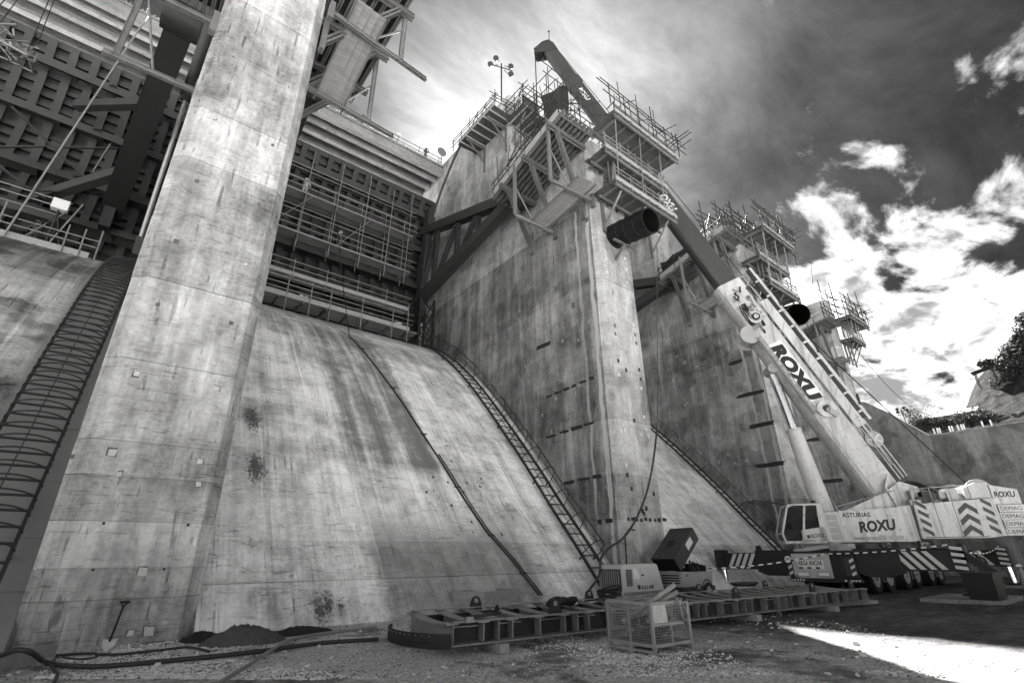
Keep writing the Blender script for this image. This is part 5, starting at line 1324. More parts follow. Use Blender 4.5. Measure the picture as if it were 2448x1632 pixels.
# ------------------------------------------------------------------ steel gate segment lying in the yard
def gate_segment():
    t = thing('gate_segment', 'long dark steel gate segment with curved ribs lying on the gravel', 'steel frame', (14, 9, .1))
    A = V((6.0, 9.3, 0)); ex = V((.995, -.10, 0)).normalized(); ey = V((-ex.y, ex.x, 0)); L, Wd, z0, z1 = 16.6, 2.1, .16, .57
    P = lambda x, y, z: A+ex*x+ey*y+V((0, 0, z))
    for y, s in ((0, 1), (Wd, -1)):
        m = MB(); zt = z1+(.07 if s < 0 else 0); m.beam(P(0, y+s*.06, zt-.012), P(L, y+s*.06, zt-.012), .14, .024); m.build('top_flange', 'rust_light', t)
        m = MB(); m.beam(P(-.05, y+s*.1, z0+.015), P(L+.15, y+s*.1, z0+.015), .34, .03); m.build('bottom_flange', 'rust_light', t)
        m = MB(); m.beam(P(0, y+s*.24, (z0+z1)/2), P(L, y+s*.24, (z0+z1)/2), .025, z1-z0-.062); m.build('web', 'rust_steel', t)
    n = 16
    for i in range(n+1):
        x = L*i/n
        for y, s in ((0, 1), (Wd, -1)):
            m = MB(); m.box((0, 0, 0), (0, 0, 0)); 
            bar('stiffener', 'rust_light', t, P(x, y+s*.01, (z0+z1)/2-.0), P(x, y+s*.226, (z0+z1)/2-.0), .022, z1-z0-.066)
        if i < n: bar('rail_strip', 'rust_light', t, P(x+.04, .19, z0+.30), P(x+L/n*.62, .19, z0+.30), .06, .02)
    for i in range(25):
        x = L*i/24
        # curved rib: flange sagging between the two sides
        m = MB(); k = 12; rows_t = []; 
        for j in range(k+1):
            v = j/k; y = .03+(Wd-.06)*v; zz = z1-.026+.07*v**2-.045*sin(pi*v)
            rows_t.append((y, zz))
        for (ya, za), (yb, zb) in zip(rows_t, rows_t[1:]):
            m.hexa([P(x-.13, ya, za-.03), P(x+.13, ya, za-.03), P(x+.13, yb, zb-.03), P(x-.13, yb, zb-.03), P(x-.13, ya, za), P(x+.13, ya, za), P(x+.13, yb, zb), P(x-.13, yb, zb)])
            m.hexa([P(x-.012, ya, z0+.03), P(x+.012, ya, z0+.03), P(x+.012, yb, z0+.03), P(x-.012, yb, z0+.03), P(x-.012, ya, za-.03), P(x+.012, ya, za-.03), P(x+.012, yb, zb-.03), P(x-.012, yb, zb-.03)])
        m.build('rib', 'rust_light', t)
    # curved end apron
    for zc, hh, mt in ((.30, .15, 'rust_steel'), (.17, .10, 'rust_steel')):
        m = MB(); prev = None
        for j in range(15):
            v = j/14; y = -.05+(Wd+.3)*v; x = -.10-.42*sin(pi*v)**.7-.25*v
            p = P(x, y, zc)
            if prev: m.beam(prev, p, .03, hh)
            prev = p
        o = m.build('end_plate', mt, t)
        if zc > .2:
            for j in range(2, 14):
                v = j/15; p = P(-.12-.42*sin(pi*v)**.7-.25*v, -.05+(Wd+.3)*v, .335); MB().box(p-V((.012, .01, .014)), p+V((.006, .01, .014))).build('bolt_hole', 'rust_light', o)
    def lug(x, y, s=.72):
        pts = [(-.24, 0), (.24, 0), (.19, .22), (.14, .34), (.05, .40), (-.05, .40), (-.14, .34), (-.19, .22)]
        o = MB().prism([P(x+a*s, y-.02, z1+b*s) for a, b in pts], ey*.045).build('lifting_lug', 'rust_steel', t)
        MB().tube(P(x, y-.024, z1+.27*s), P(x, y+.03, z1+.27*s), .075*s, 14).build('eye', 'rust_light', o)
    for x, y in ((1.6, Wd-.1), (2.55, .1), (5.2, Wd-.1), (9.1, .1), (9.9, Wd-.1), (13.2, .1), (13.6, Wd-.1), (16.0, .2)): lug(x, y)
    for x in (1.0, 5.2, 9.5, 13.8): MB().beam(P(x, -.25, .07), P(x, Wd+.3, .07), .22, .16).build('bearer', 'timber', t)
    c = thing('clamp', 'small steel clamp tool lying on the near corner of the gate segment', 'clamp', P(.75, .05, z1))
    MB().beam(P(.3, .1, z1+.05), P(1.15, .14, z1+.09), .06, .06).build('bar', 'rust_steel', c); MB().beam(P(.26, .0, z1+.02), P(.42, .0, z1+.02), .07, .1).build('jaw', 'galv', c); MB().beam(P(1.0, .1, z1+.1), P(1.1, .16, z1+.2), .05, .1).build('handle', 'rust_steel', c)
    # sack heap, coil and plate resting on it
    m = MB(); q = at(1350, 1432, 2, .72)
    for k, (dx, dy, r) in enumerate(((-.35, 0, .22), (.0, .05, .2), (.35, .1, .17), (.1, -.15, .16))):
        m.ball(q+V((dx, dy, -.04)), (r*1.15, r*.9, r*.5), 10, 7, M.Rotation(.5*k, 3, 'Z') @ M.Rotation(.3*(k-1), 3, 'Y'))
    m.build('work_sack', 'tarp', None, at_=q, label='crumpled black sacks on the far edge of the gate segment', cat='sack')
    t2 = thing('cable_coil', 'loose coil of dark cable on the gate segment beside the white compressor', 'cable coil', at(1458, 1425, 2, .65))
    q = at(1458, 1425, 2, .68); rr = random.Random(2)
    for k in range(7):
        r = .25+.05*rr.random(); ph = rr.random()*6; tl = rr.uniform(-.12, .12)
        MB().path([q+V((r*1.3*cos(a*pi/9+ph), r*sin(a*pi/9+ph), .03*k+tl*cos(a*pi/9))) for a in range(19)], .022, 6).build('turn', 'black', t2)
    t3 = thing('cable_coil', 'coil of cable lying on ribs at the crane end of the gate segment', 'cable coil', at(1790, 1398, 2, .66))
    q = at(1780, 1398, 2, .68)
    for k in range(4): MB().path([q+V(((.55+.06*k)*cos(a*pi/9), (.3+.03*k)*sin(a*pi/9), .025*k)) for a in range(19)], .025, 6).build('turn', 'hose', t3)
    t4 = thing('timber_baulk', 'pair of loose timbers under the crane end of the gate segment', 'timber', (22.8, 8.3, .06))
    MB().beam((21.2, 8.9, .08), (24.0, 8.2, .09), .16, .12).build('baulk', 'plank', t4); MB().beam((20.9, 8.3, .07), (23.3, 7.7, .08), .14, .1).build('baulk', 'timber', t4)
gate_segment()

# ------------------------------------------------------------------ mesh crate
def crate():
    O = V((8.78, 6.74, 0)); ex = V((.998, -.068, 0)); ey = V((.068, .998, 0)); W_, D_, H_ = 1.08, 1.14, .88
    t = thing('mesh_crate', 'small wire-mesh pallet crate standing on the gravel in front of the gate segment', 'crate', O)
    P = lambda x, y, z: O+ex*x+ey*y+V((0, 0, z))
    for x in (0, W_):
        for y in (0, D_): bar('post', 'yard_box', t, P(x, y, 0), P(x, y, H_), .055, .055, ex)
    for z in (.16, H_-.02):
        for a, b in (((0, 0), (W_, 0)), ((W_, 0), (W_, D_)), ((W_, D_), (0, D_)), ((0, D_), (0, 0))):
            if z > .5 and a == (0, 0): z_ = H_-.06
            bar('rail', 'yard_box', t, P(*a, z), P(*b, z), .045, .055)
    bar('rail', 'yard_box', t, P(0, 0, .50), P(W_, 0, .50), .04, .045); bar('rail', 'yard_box', t, P(0, D_*.5, .16), P(0, D_*.5, H_), .04, .04, ex); bar('rail', 'yard_box', t, P(W_*.5, 0, .16), P(W_*.5, 0, .5), .03, .03, ex)
    bar('skid', 'yard_box', t, P(0, 0, .06), P(0, D_, .06), .05, .04); bar('skid', 'yard_box', t, P(W_, 0, .06), P(W_, D_, .06), .05, .04)
    bar('skid_foot', 'yard_box', t, P(0, D_*.5, 0), P(0, D_*.5, .16), .08, .06, ex)
    MB().box((0, 0, 0), (0, 0, 0))
    fl = MB(); fl.hexa([P(.02, .02, .17), P(W_-.02, .02, .17), P(W_-.02, D_-.02, .17), P(.02, D_-.02, .17), P(.02, .02, .19), P(W_-.02, .02, .19), P(W_-.02, D_-.02, .19), P(.02, D_-.02, .19)]); fl.build('floor', 'rust_steel', t)
    def mesh(a, b, z0, z1, st):
        m = MB(); a, b = V(a), V(b); n = int((b-a).length/st); k = int((z1-z0)/st)
        for i in range(n+1): p = lerp(a, b, i/n); m.beam(p+V((0, 0, z0)), p+V((0, 0, z1)), .006, .006, ex)
        for j in range(k+1): z = V((0, 0, z0+(z1-z0)*j/k)); m.beam(a+z, b+z, .006, .006)
        return m
    mesh(P(0, 0, 0), P(0, D_, 0), .17, H_, .042).build('wire_mesh', 'yard_box', t); mesh(P(0, 0, 0), P(W_, 0, 0), .17, .5, .042).build('wire_mesh', 'yard_box', t)
    mesh(P(W_, 0, 0), P(W_, D_, 0), .17, H_, .05).build('wire_mesh', 'yard_box', t); mesh(P(0, D_, 0), P(W_, D_, 0), .17, H_, .05).build('wire_mesh', 'yard_box', t); mesh(P(W_*.38, 0, 0), P(W_, 0, 0), .5, .84, .042).build('wire_mesh', 'yard_box', t)
    sh = MB(); sh.hexa([P(.03, -.012, .53), P(W_*.42, -.012, .53), P(W_*.42, .0, .53), P(.03, .0, .53), P(.03, -.012, .84), P(W_*.38, -.012, .84), P(W_*.38, 0, .84), P(.03, 0, .84)]); sh.build('panel', 'grout', t)
    # contents
    j = thing('scrap_heap', 'loose tools and offcuts inside the mesh crate', 'scrap', P(.5, .5, .19)); r = random.Random(8); m = MB()
    for _ in range(46):
        p = P(r.uniform(.15, .9), r.uniform(.15, .95), .22+r.random()*.3); q = p+V((r.uniform(-.2, .2), r.uniform(-.2, .2), r.uniform(-.02, .15))); m.beam(p, q, r.uniform(.02, .12), r.uniform(.02, .08))
    m.build('offcuts', 'rust_steel', j, kind='stuff'); m = MB()
    for _ in range(10): p = P(r.uniform(.15, .85), r.uniform(.1, .8), .3+r.random()*.25); m.beam(p, p+V((r.uniform(-.12, .12), r.uniform(-.12, .12), .05)), .09, .07)
    m.build('offcuts', 'rust_light', j, kind='stuff')
    for (a, b, l) in ((P(-.0, .75, .50), P(.95, .12, 1.16), 'upper bamboo-like pole sticking out of the mesh crate'), (P(.35, .6, .62), P(1.12, .22, 1.02), 'shorter pole sticking out of the mesh crate')):
        MB().tube(a, b, .05, 12).build('pole', 'timber', None, at_=a, label=l, cat='pole')
    MB().path([P(.72, -.03, .84), P(.72, -.06, .95), P(.78, -.07, .80), P(.84, -.06, .58), P(.95, -.05, .50), P(1.04, -.03, .6), P(1.06, .05, .85)], .028, 7).build('rope', 'hose_light', None, at_=P(.72, -.03, .84), label='thick pale rope hung over the front of the mesh crate', cat='rope')
    MB().path([P(.95, -.03, .86), P(1.0, -.04, .92), P(1.1, .0, .84), P(1.13, .05, .62), P(1.11, .1, .5)], .022, 7).build('rope', 'rust_steel', None, at_=P(1.1, 0, .5), label='dark chain hung over the right corner of the mesh crate', cat='chain')
crate()

# ------------------------------------------------------------------ compressors
def compressors():
    plain('machine_pale', .42, .5, 0, .2, 2.5, .05, wear=.3); plain('machine_dark', .028, .5, 0, .35, 2.5, .05, wear=.2); plain('machine_grey', .24, .5, 0, .25, 3, .05)
    t = thing('air_compressor', 'boxy white compressor with a slatted end grille by the middle pier', 'compressor', (18.3, 14.9, 0))
    x0, x1, y0, y1 = 17.05, 19.75, 14.3, 15.5
    m = MB(); m.prism([(x0, y0, .22), (x1, y0, .22), (x1-.35, y0, 1.36), (x1-.5, y0, 1.42), (x0+.15, y0, 1.40), (x0, y0, 1.34)], (0, y1-y0, 0)); m.build('canopy', 'machine_pale', t)
    MB().box((x0-.05, y0-.02, .05), (x1+.1, y1+.02, .22)).build('skid', 'machine_dark', t)
    g = MB().box((x0-.03, y0+.06, .45), (x0-.004, y1-.06, 1.24)).build('grille', 'machine_dark', t)
    for k in range(9): y = y0+.14+k*.115; bar('slat', 'machine_grey', g, (x0-.05, y, .5), (x0-.05, y, 1.2), .035, .03, (0, 1, 0))
    v = MB().box((x0+.25, y0-.01, .62), (x0+.62, y0-.002, 1.22)).build('vent', 'black', t)
    for k in range(6): bar('vent_bar', 'machine_grey', v, (x0+.25, y0-.014, .68+.09*k), (x0+.62, y0-.014, .68+.09*k), .012, .02)
    for k in range(4): bar('vent_bar', 'machine_grey', v, (x0+.3+.085*k, y0-.014, .62), (x0+.3+.085*k, y0-.014, 1.22), .02, .012, (0, 1, 0))
    MB().box((x0+1.2, y0-.012, .72), (x0+1.85, y0-.003, 1.28)).build('service_door', 'machine_pale', t); MB().box((x0+1.22, y0-.05, .98), (x0+1.34, y0-.012, 1.02)).build('door_latch', 'black', t)
    MB().prism([(x0+.72, y0-.008, .86), (x0+1.1, y0-.008, .84), (x0+1.1, y0-.008, 1.0), (x0+.95, y0-.008, 1.2), (x0+.78, y0-.008, 1.26), (x0+.72, y0-.008, 1.22)], (0, .006, 0)).build('notice', 'white_paint', t)
    lettering('SULLAIR', 'black', t, (x0+1.12, y0-.006, .48), (1, 0, 0), (0, 0, 1), .2, .012, .1, .005, .85); MB().tube((x0+1.0, y0-.004, .56), (x0+1.0, y0-.01, .56), .09, 16).build('logo_disc', 'machine_dark', t)
    MB().box((x0, y0-.008, .25), (x1-.05, y0-.004, .40)).build('dirt_band', 'rust_light', t)
    # second: open lid, on wheels
    t = thing('air_compressor', 'wheeled compressor with its dark lid tipped open behind the white one', 'compressor', (21.5, 14.4, 0))
    x0, x1, y0, y1 = 20.35, 22.75, 13.8, 14.95
    MB().prism([(x0, y0, .48), (x1-.1, y0, .48), (x1, y0, 1.05), (x0, y0, 1.06)], (0, y1-y0, 0)).build('body', 'machine_grey', t)
    MB().box((x0+.1, y0+.05, .28), (x1+.15, y1-.05, .47)).build('chassis', 'machine_dark', t)
    for k in range(4): MB().box((x0-.012, y0+.12, .60+.10*k), (x0-.004, y1-.12, .65+.10*k)).build('louvre', 'black', t)
    for y in (y0-.06, y1-.12):
        w = MB().tube((x1-.55, y, .3), (x1-.55, y+.18, .3), .31, 22).build('wheel', 'tyre', t); MB().tube((x1-.55, y-.01, .3), (x1-.55, y+.19, .3), .17, 16).build('rim', 'rim', w)
        MB().path([V((x1-.55+.40*cos(a*pi/10), y+.09, .32+.40*sin(a*pi/10))) for a in range(11)], .05, 6).build('mudguard', 'machine_dark', t)
    en = MB(); r = random.Random(4)
    for _ in range(18): a = V((r.uniform(x0+.9, x1-.2), r.uniform(y0+.15, y1-.15), 1.06)); en.box(a-V((.1, .1, 0)), a+V((.12, .12, r.uniform(.08, .35))))
    en.build('engine', 'black', t)
    for k in range(4): MB().path([V((x0+1.0+.3*k, y0+.2+.15*k, 1.1)), V((x0+1.1+.3*k, y0+.25, 1.5-.06*k)), V((x0+1.35+.3*k, y0+.3, 1.4-.05*k)), V((x0+1.45+.3*k, y0+.3, 1.1))], .035, 6).build('engine_hose', 'black', t)
    an = radians(37); c, s = cos(an), sin(an); Lp = lambda a, y, h: V((x0-.05+a*c-h*s, y, 1.10+a*s+h*c))
    m = MB(); l = 2.15; hh = .62
    m.hexa([Lp(0, y0-.03, 0), Lp(l, y0-.03, 0), Lp(l, y1+.03, 0), Lp(0, y1+.03, 0), Lp(.0, y0-.03, hh), Lp(l, y0-.03, hh), Lp(l, y1+.03, hh), Lp(0, y1+.03, hh)]); lo = m.build('lid', 'machine_dark', t)
    MB().hexa([Lp(-.012, y0, .04), Lp(-.004, y0, .04), Lp(-.004, y1, .04), Lp(-.012, y1, .04), Lp(-.012, y0, hh-.04), Lp(-.004, y0, hh-.04), Lp(-.004, y1, hh-.04), Lp(-.012, y1, hh-.04)]).build('lid_end', 'black', lo)
    MB().hexa([Lp(.8, y0+.45, hh), Lp(1.25, y0+.45, hh), Lp(1.25, y0+.8, hh), Lp(.8, y0+.8, hh), Lp(.8, y0+.45, hh+.01), Lp(1.25, y0+.45, hh+.01), Lp(1.25, y0+.8, hh+.01), Lp(.8, y0+.8, hh+.01)]).build('lid_vent', 'black', lo)
    MB().hexa([Lp(1.1, y0-.045, .2), Lp(1.65, y0-.045, .2), Lp(1.65, y0-.032, .2), Lp(1.1, y0-.032, .2), Lp(1.1, y0-.045, .5), Lp(1.65, y0-.045, .5), Lp(1.65, y0-.032, .5), Lp(1.1, y0-.032, .5)]).build('notice', 'stripe_white', lo)
    lettering('DRI', 'black', t, (x0+.3, y0-.004, .88), (1, 0, 0), (0, 0, 1), .12, .004, 0, .004)
compressors()

# ------------------------------------------------------------------ small things around the yard
def yard_bits():
    # open timber box on the ground
    O = at(1158, 1462, 2, .12); ex = V((.93, .30, 0)).normalized(); ey = V((-ex.y, ex.x, 0)); P = lambda x, y, z: O+ex*x+ey*y+V((0, 0, z-.12))
    t = thing('timber_box', 'open-topped pale timber box standing behind the gate segment', 'box', O)
    for a, b in (((0, 0), (2.0, 0)), ((0, 1.3), (2.0, 1.3)), ((0, 0), (0, 1.3)), ((2.0, 0), (2.0, 1.3))):
        bar('board', 'timber', t, P(*a, .30), P(*b, .30), .04, .26); bar('board', 'timber', t, P(*a, .565), P(*b, .565), .04, .25)
    bar('floor', 'timber', t, P(0, .65, .2), P(2, .65, .2), 1.26, .03)
    # shovel
    t = thing('shovel', 'black-handled shovel leaning on the near pier, pale blade down', 'shovel', (.95, 14.6, 0))
    a, b = V((.93, 14.55, .02)), V((1.12, 15.70, .86)); d = (b-a).normalized(); sd = V((1, 0, 0)); nn = sd.cross(d).normalized()
    rows = []
    for i in range(7):
        u = i/6; w = .125*(1-.75*(1-u)**3); row = []
        for j in range(7): v = j/3-1; row.append(a+d*(.34*u)+sd*(w*v)+nn*(.03*v*v-.02))
        rows.append(row)
    m = MB().sheet(rows); m.sheet([[p-nn*.006 for p in r][::-1] for r in rows]); m.build('blade', 'grout', t)
    MB().tube(a+d*.28, b-d*.16, .022, 10).build('shaft', 'black', t)
    for s in (-1, 1): MB().tube(b-d*.18, b+sd*.07*s, .014, 8).build('yoke', 'black', t)
    MB().tube(b-sd*.1, b+sd*.1, .024, 10).build('grip', 'black', t)
    # timber baulk bottom left
    t = thing('timber_baulk', 'weathered timber baulk lying in the bottom left corner', 'timber', (-.6, 13.2, 0))
    a, b = V((-1.9, 12.4, .10)), V((.02, 14.35, .12)); MB().beam(a, b, .34, .26).build('baulk', 'plank', t)
    # aggregate mound
    def mound(c, rx, ry, h, nm, mt, **kw):
        rows = []
        for i in range(15):
            row = []
            for j in range(33):
                r = i/14; th = 2*pi*j/32; k = 1+.10*_nz.noise(V((cos(th)*1.5, sin(th)*1.5, 3)))
                z = h*(1-r*r)**1.2*(1+.3*_nz.noise(V((r*cos(th)*3, r*sin(th)*3, 1)))+.22*_nz.noise(V((r*cos(th)*9, r*sin(th)*9, 4))))-.03*r
                row.append(V((c[0]+rx*r*k*cos(th), c[1]+ry*r*k*sin(th), max(z, -.05))))
            rows.append(row)
        m = MB().sheet(rows); rq = random.Random(int(c[0]*100))
        for _ in range(900 if h > .3 else 350):      # loose grains on the surface
            r = sqrt(rq.random())*13.5; th = rq.random()*32; i, j = int(r), int(th); p = lerp(rows[i][j], rows[i+1][(j+1) % 33], rq.random()); s_ = rq.uniform(.008, .026)
            d = [p+V((rq.uniform(-1, 1), rq.uniform(-1, 1), rq.uniform(-.3, 1)))*s_ for _ in range(4)]; m.add(d, [(0, 1, 2), (0, 2, 3), (0, 3, 1), (1, 3, 2)])
        return m.build(nm, mt, None, at_=(c[0], c[1], 0), **kw)
    plain('aggregate', .07, .95, 0, .5, 8, .9)
    mound((3.45, 14.15), 1.0, .6, .34, 'aggregate_mound', 'aggregate', label='low heap of coarse grey aggregate at the chute foot by the near pier', cat='heap')
    plain('damp_soil', .018, .95, 0, .6, 5, .9)
    mound((4.9, 14.75), 1.0, .45, .16, 'soil_heap', 'damp_soil', label='thin dark soil heap against the chute foot beside the aggregate', cat='heap')
    mound((2.75, 15.0), .6, .42, .2, 'soil_heap', 'damp_soil', label='small dark soil heap at the near pier\'s right corner', cat='heap')
    # hoses
    def hose(lbl, px, r, mt, z=None, nm='hose'):
        ctr = [at(x, y, 2, (z[i] if z else r+.01)) for i, (x, y) in enumerate(px)]; pts = []
        for i in range(len(ctr)-1):
            p0, p1, p2, p3 = ctr[max(i-1, 0)], ctr[i], ctr[i+1], ctr[min(i+2, len(ctr)-1)]
            for k in range(8):
                u = k/8; pts.append(.5*((2*p1)+(p2-p0)*u+(2*p0-5*p1+4*p2-p3)*u*u+(3*p1-p0-3*p2+p3)*u**3))
        pts.append(ctr[-1]); pts = [V((p.x, p.y, max(p.z, gz(p.x, p.y)+r*.8))) for p in pts]
        return MB().path(pts, r, 9).build(nm, mt, None, at_=pts[0], label=lbl, cat='hose')
    hose('thick dark hose snaking across the foreground gravel', [(-30, 1580), (25, 1557), (55, 1553), (80, 1562), (102, 1578), (128, 1587), (190, 1592), (255, 1591), (340, 1584), (425, 1576), (520, 1567), (640, 1553), (765, 1536), (905, 1527)], .042, 'hose', [.12, .30, .34, .26, .10]+[.05]*9)
    hose('pale hose crossing over the dark one towards the bottom edge', [(500, 1650), (545, 1618), (600, 1585), (648, 1553), (690, 1530), (760, 1515), (900, 1498)], .034, 'hose_light', [.04, .04, .04, .14, .05, .04, .04])
    hose('thin dark hose along the foot of the near pier', [(130, 1566), (200, 1562), (280, 1563), (380, 1553), (450, 1546), (500, 1556)], .024, 'hose')
    hose('looped thin cable beside the shovel', [(128, 1580), (135, 1570), (160, 1562), (225, 1560), (232, 1568), (190, 1574), (150, 1570)], .016, 'hose')
    hose('short hose end hanging off the joint at the lower left', [(122, 1590), (130, 1602), (137, 1612), (128, 1632)], .028, 'hose')
    q = at(108, 1580, 2, .08); MB().beam(q-V((.1, -.03, 0)), q+V((.1, -.03, 0)), .1, .1).build('hose_joint', 'galv', None, at_=q, label='pale taped joint on the dark hose near the bottom left', cat='joint')
    # hose from the decks down the middle pier
    Y = 15.3
    px = [(1571, 590), (1571, 750), (1572, 900), (1571, 1010), (1562, 1100), (1545, 1180), (1518, 1245), (1490, 1285), (1455, 1310), (1437, 1335), (1432, 1375), (1412, 1405), (1408, 1412)]
    pts = [at(x, y, 1, Y) for x, y in px]; pts = [V((p.x, p.y, max(p.z, .1))) for p in pts]
    dense = []
    for i in range(len(pts)-1):
        p0, p1, p2, p3 = pts[max(i-1, 0)], pts[i], pts[i+1], pts[min(i+2, len(pts)-1)]
        for k in range(6): u = k/6; dense.append(.5*((2*p1)+(p2-p0)*u+(2*p0-5*p1+4*p2-p3)*u*u+(3*p1-p0-3*p2+p3)*u**3))
    MB().path(dense, [.022 if p.z > 8 else .05 for p in dense], 7).build('hose', 'hose', None, at_=dense[-1], label='hose hanging down the middle pier\'s nose and curling behind the white compressor', cat='hose')
    MB().path([V((19.0, 15.6, .2)), V((19.02, 15.62, 1.4)), V((19.05, 15.6, 2.6)), V((19.3, 15.5, 2.85)), V((19.6, 15.45, 2.8))], .035, 7).build('cable', 'black', None, at_=(19, 15.6, .2), label='black cable standing up the left corner of the middle pier', cat='cable')
    # barrier tape
    a, b, c = V((22.75, 14.0, 1.15)), V((27.3, 10.6, 1.72)), V((27.5, 5.9, 2.0))
    t = thing('barrier_tape', 'black-and-white barrier tape strung across the crane\'s end', 'tape', b)
    pts = catenary(a, b, .12, 26)+catenary(b-V((.1, 0, 0)), c-V((.4, 0, 0)), .08, 26)[1:]
    for i, (p, q) in enumerate(zip(pts, pts[1:])): bar('tape_length', 'white_paint' if i % 2 else 'black', t, p, q, .012, .05)
    t = thing('barrier_tape', 'pale barrier tape strung between the crane\'s two near jacks', 'tape', (33, 6, 1.9))
    pts = catenary((27.6, 5.9, 2.0), (38.4, 6.2, 2.0), .35, 24)
    for i, (p, q) in enumerate(zip(pts, pts[1:])): bar('tape_length', 'white_paint' if i % 2 else 'hose', t, p, q, .012, .05)
    # planks at far right
    t = thing('plank_stack', 'pale planks strewn on the ground at the right edge', 'planks', (36, 4.5, 0)); r = random.Random(6)
    for k in range(7):
        y = 3.6+.25*k; MB().beam((33+r.random()*2, y, .04+.03*(k % 3)), (38+r.random()*2, y+r.uniform(-.5, .5), .04+.03*(k % 3)), .2, .04).build('plank', 'timber', t)
    # long thin cable from the last pier to the bank
    MB().path(catenary(at(2035, 818, 1, 15), at(2232, 990, 0, 80), 2.2, 18), .03, 6).build('cable', 'rope', None, at_=at(2035, 818, 1, 15), label='thin cable sagging from the last pier to the bank', cat='cable')
yard_bits()

# ------------------------------------------------------------------ hill, plants
def far_side():
    m, t, b = mat_new('hill_soil')
    P = t.new('ShaderNodeNewGeometry').outputs['Position']
    n1 = t.noise(P, .12, 6, .65); n2 = t.noise(t.mapv(P, (1, 1, .35)), .9, 7, .7); N = t.new('ShaderNodeNewGeometry').outputs['Normal']; nz = t.sep(N)[2]
    veg = t.smooth(t.math('ADD', t.math('MULTIPLY', n1, .6), t.math('MULTIPLY', nz, .55)), .72, .84)
    val = t.mix(veg, t.math('ADD', .004, t.math('MULTIPLY', t.math('POWER', n2, 2.0), .10)), t.math('ADD', .004, t.math('MULTIPLY', n2, .02)))
    t.l.new(t.grey(val), b.inputs['Base Color']); b.inputs['Roughness'].default_value = 1; b.inputs['Specular IOR Level'].default_value = 0; bump(t, b, n2, .8, .4)
    def h(x, y):
        base = 11.2+min(max(x-59, 0), 34)*.235
        cl = max(0, min(1, (14.2-y+(x-92)*.05)/5.2)); cl = cl*cl*(3-2*cl)
        up = cl*(5.4+max(0, 9-y)*.30)*max(0, min(1, (x-74)/12))
        far = max(0, x-110)*.06
        k = _nz.noise(V((x*.12, y*.12, 1)))*1.1+_nz.noise(V((x*.4, y*.4, 5)))*.6+_nz.noise(V((x*.9, y*.9, 2)))*.3
        return base+min(up, 26)+far*.5+k*max(0, min(1, (x-62)/10))
    xs = [58.2+1.3*i for i in range(48)]+[122+8*i for i in range(24)]; ys = [-140+8*i for i in range(15)]+[-22+1.0*i for i in range(62)]+[42+8*i for i in range(8)]
    MB().sheet([[V((x, y, h(x, y))) for x in xs] for y in ys]).build('hill', 'hill_soil', kind='structure')
    for nm, v in (('leaf', .06), ('leaf_pale', .10)):
        m, t, b = mat_new(nm); P = t.new('ShaderNodeNewGeometry').outputs['Position']; k = t.noise(P, .9, 3, .6)
        t.l.new(t.grey(t.math('MULTIPLY', t.math('ADD', .4, t.math('MULTIPLY', k, 1.2)), v)), b.inputs['Base Color']); b.inputs['Roughness'].default_value = .8; b.inputs['Specular IOR Level'].default_value = .1
    plain('bark', .12, .9, 0, .4, 3, .3)
    rnd = random.Random(17)
    def leaves(m, blobs, cnt, size):
        tot = sum(r[3] for r in blobs)
        for (cx, cy, cz, r, fl) in blobs:
            n = int(cnt*r/tot)
            for _ in range(n):
                d = V((rnd.gauss(0, 1), rnd.gauss(0, 1), rnd.gauss(0, 1))).normalized()*(r*(.45+.6*rnd.random()))
                p = V((cx+d.x, cy+d.y, cz+d.z*fl)); s = size*rnd.uniform(.5, 1.2)
                a = V((rnd.gauss(0, 1), rnd.gauss(0, 1), rnd.gauss(0, .5))).normalized(); b_ = a.cross(V((rnd.gauss(0, .4), rnd.gauss(0, .4), 1))).normalized()
                m.add([p-a*s, p-b_*s*.45, p+a*s, p+b_*s*.45], [(0, 1, 2, 3)])
    def tree(label, base, blobs, cnt, size, mt='leaf', nm='tree', group=None, trunk_r=.35):
        base = V(base); t = thing(nm, label, 'tree' if nm == 'tree' else 'bush', base, group)
        tr = MB(); top = sum((V(b_[:3]) for b_ in blobs), V())/len(blobs)
        tr.path([base-V((0, 0, .5)), lerp(base, top, .35)+V((.2, .1, 0)), lerp(base, top, .75)], [trunk_r, trunk_r*.75, trunk_r*.4], 8)
        for b_ in blobs:
            c = V(b_[:3]); s = lerp(base, top, rnd.uniform(.35, .65)); tr.path([s, lerp(s, c, .5)+V((0, 0, -.2)), c], [trunk_r*.45, trunk_r*.3, trunk_r*.1], 6)
        tr.build('trunk', 'bark', t); m = MB(); leaves(m, blobs, cnt, size); m.build('crown', mt, t); return t
    def cl(px, py, X, r, fl=.8): p = at(px, py, 0, X); return (p.x+rnd.uniform(-1, 1), p.y, p.z, r, fl)
    X = 84
    bl = [cl(x, y, X, r) for x, y, r in ((2420, 842, 1.5), (2440, 830, 1.7), (2410, 858, 1.5), (2432, 862, 1.8), (2448, 856, 1.8), (2448, 808, 1.4), (2460, 790, 1.6), (2402, 878, 1.0), (2425, 882, 1.5), (2448, 882, 1.8), (2435, 815, 1.1), (2470, 840, 2.2), (2480, 880, 2.4), (2458, 765, 1.2), (2462, 900, 1.6))]
    tree('big leafy tree on the hilltop at the right edge', at(2440, 945, 0, X+1), bl, 9000, .24)
    bl = [cl(x, y, X, r, .55) for x, y, r in ((2343, 868, .5), (2352, 864, .6), (2362, 866, .6), (2370, 862, .6), (2376, 868, .5), (2358, 876, .5), (2369, 876, .45), (2346, 874, .4))]
    tree('small umbrella-shaped tree leaning out from the hilltop', at(2379, 892, 0, X), bl, 420, .26, trunk_r=.12)
    k = 0
